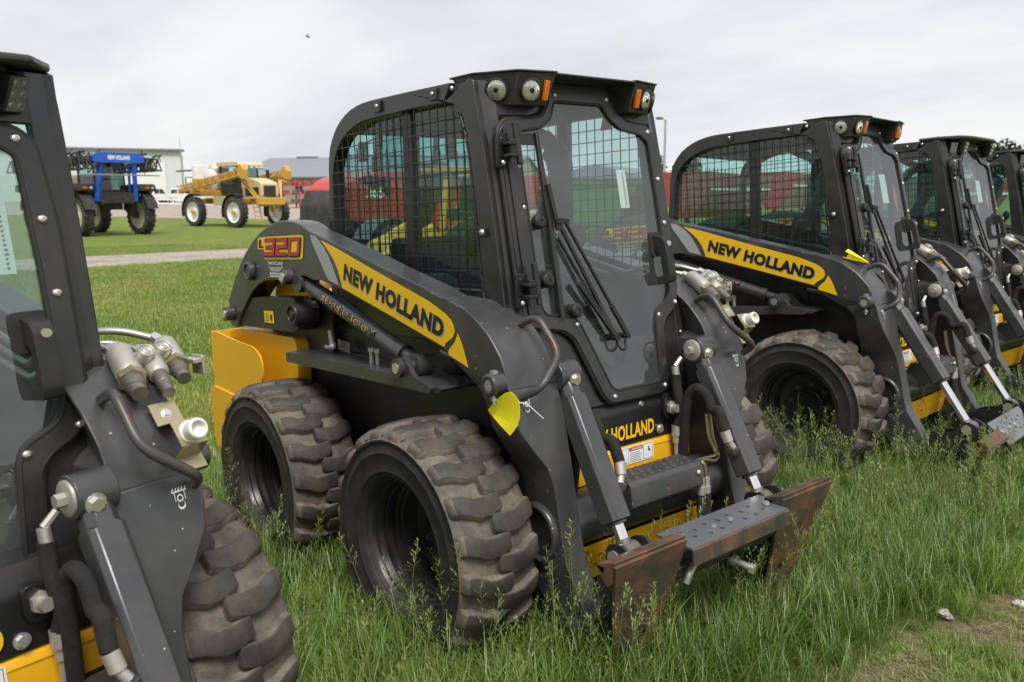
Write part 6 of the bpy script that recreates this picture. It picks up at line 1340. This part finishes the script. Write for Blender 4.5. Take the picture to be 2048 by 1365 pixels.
bit(gc, 'tarpaulin', 'shed_roof', MB().plate([(-1.36, 2.2), (-1.3, 2.3), (0, 2.62), (1.3, 2.3), (1.36, 2.2)], lambda a, b, w: (a, w, b), -2.5, 2.5), .02); bit(gc, 'drawbar', 'green_paint', MB().bar((0, -2.2, .8), (0, -4.4, .6), .16, .2).bar((-.5, -2.0, .85), (-.5, 2.0, .85), .12, .16).bar((.5, -2.0, .85), (.5, 2.0, .85), .12, .16))
for x in (-1.2, 1.2): w_ = ag_wheel(gc, x, .1, .62, .45, 'wheel_cream', 18); w_.rotation_euler = (0, 0, R(90)); w_.location = (x, .1, .6)
rk = empty('storage_rack', frame_at(at(612, 92), facing(612, 92, 20))); tag(rk, 'rusty racks of stored parts in front of the long grey shed', 'rack')
for y in (-2.6, -.9, .9, 2.6):
    for x in (-.5, .5): bit(rk, 'upright', 'faded_red', MB().box((x, y, 1.5), (.12, .12, 3.0)))
for z in (.5, 1.4, 2.3):
    bit(rk, 'shelf', 'faded_red', MB().box((0, 0, z), (1.1, 5.4, .1)))
    for k in range(5): bit(rk, 'stored_part', random.choice(['faded_red', 'old_steel', 'beige_panel']), MB().box((0, -2.2 + k * 1.1, z + .27), (.7, random.uniform(.5, .9), random.uniform(.3, .5))), .04)
lp = empty('light_pole', Matrix.Translation(at(1327, 62))); tag(lp, 'tall grey pole with a floodlight standing between the two nearest cabs', 'light pole')
bit(lp, 'mast', 'galvanised', MB().tube([(0, 0, -.3), (0, 0, 6.9)], [.11, .075], 12)); bit(lp, 'floodlight', 'grey_plastic', MB().bar((0, 0, 6.85), tuple(-RIGHT * .35 + Vector((0, 0, 7.02))), .05, .05).box(-RIGHT * .42 + Vector((0, 0, 7.0)), (.36, .36, .16)), .03)
# ---- bird
bd = MB(); bd.tube(smooth_path([(-.12, 0, 0), (-.05, 0, .01), (.05, 0, .01), (.13, 0, 0)], 4), [.004, .01, .018, .026, .03, .032, .034, .034, .032, .03, .024, .014, .004], 8)
for s in (-1, 1): bd.add([(.05, 0, .02), (-.05, 0, .02), (-.03, s * .14, .07), (.04, s * .15, .08), (-.02, s * .30, .03)], [(0, 3, 2, 1), (3, 4, 2)])
bo = link('bird', bd.mesh('bird'), 'bird_grey'); d = wray(615, 74); bo.location = CAMP + d * 55; bo.rotation_euler = (.5, .2, 1.4); bo.scale = (1.3, 1.3, 1.3); tag(bo, 'small dark bird flying alone in the cloudy sky', 'bird')
# ---- distant trees on the right
m, t, N, L, out = new_mat('leaves')
df = N.new('ShaderNodeBsdfDiffuse'); tcc = N.new('ShaderNodeTexCoord'); c1 = gramp(gnode(.6, 4), [(.3, (.020, .038, .014)), (.7, (.055, .085, .030))]); L.new(c1.outputs[0], df.inputs[0]); L.new(df.outputs[0], out.inputs[0])
def far_tree(u, depth, H_, seed, label):
    rs = np.random.RandomState(seed); o = empty('tree', Matrix.Translation(at(u, depth))); tag(o, label, 'tree', 'trees along the far horizon'); mb = MB()
    mb.tube([(0, 0, -.3), (.1, 0, H_ * .3), (0, .1, H_ * .75)], [.35, .26, .08], 8)
    for k in range(5): a = rs.rand() * 6.28; z = H_ * (.3 + .1 * k); mb.tube([(0, 0, z), (math.cos(a) * H_ * .2, math.sin(a) * H_ * .2, z + H_ * .15)], [.12, .03], 6)
    bit(o, 'trunk', 'bark', mb); n = 2600; cl = rs.randn(34, 3) * [H_ * .17, H_ * .17, H_ * .17] + [0, 0, H_ * .66]; c = cl[rs.randint(0, 34, n)] + rs.randn(n, 3) * H_ * .05; vs = []; fs = []
    for i in range(n):
        q = rs.randn(3); q /= np.linalg.norm(q); e_ = np.cross(q, [0, 0, 1.0]); e_ /= (np.linalg.norm(e_) + 1e-6); g_ = np.cross(q, e_); s = H_ * .018 * (.6 + rs.rand()); b_ = len(vs); vs += [tuple(c[i] + e_ * s), tuple(c[i] + g_ * s), tuple(c[i] - e_ * s), tuple(c[i] - g_ * s)]; fs.append((b_, b_ + 1, b_ + 2, b_ + 3))
    me = bpy.data.meshes.new('crown'); me.from_pydata(vs, [], fs); link('crown', me, 'leaves', o)
for k, (u, dp, H_, lab) in enumerate(((1960, 210, 12.0, 'leftmost distant tree showing above the far cabs'), (2005, 200, 12.6, 'distant tree above the gap between the two farthest cabs'), (2042, 215, 12.8, 'distant tree at the right edge of the picture'), (1385, 190, 8.2, 'distant tree behind the light pole, seen above the red drills'), (1310, 205, 9.0, 'distant tree behind the green grain cart'))): far_tree(u, dp, H_, k, lab)
S.cycles.transparent_max_bounces = 16; S.cycles.max_bounces = 6; S.cycles.diffuse_bounces = 3; S.cycles.glossy_bounces = 3; S.cycles.transmission_bounces = 4
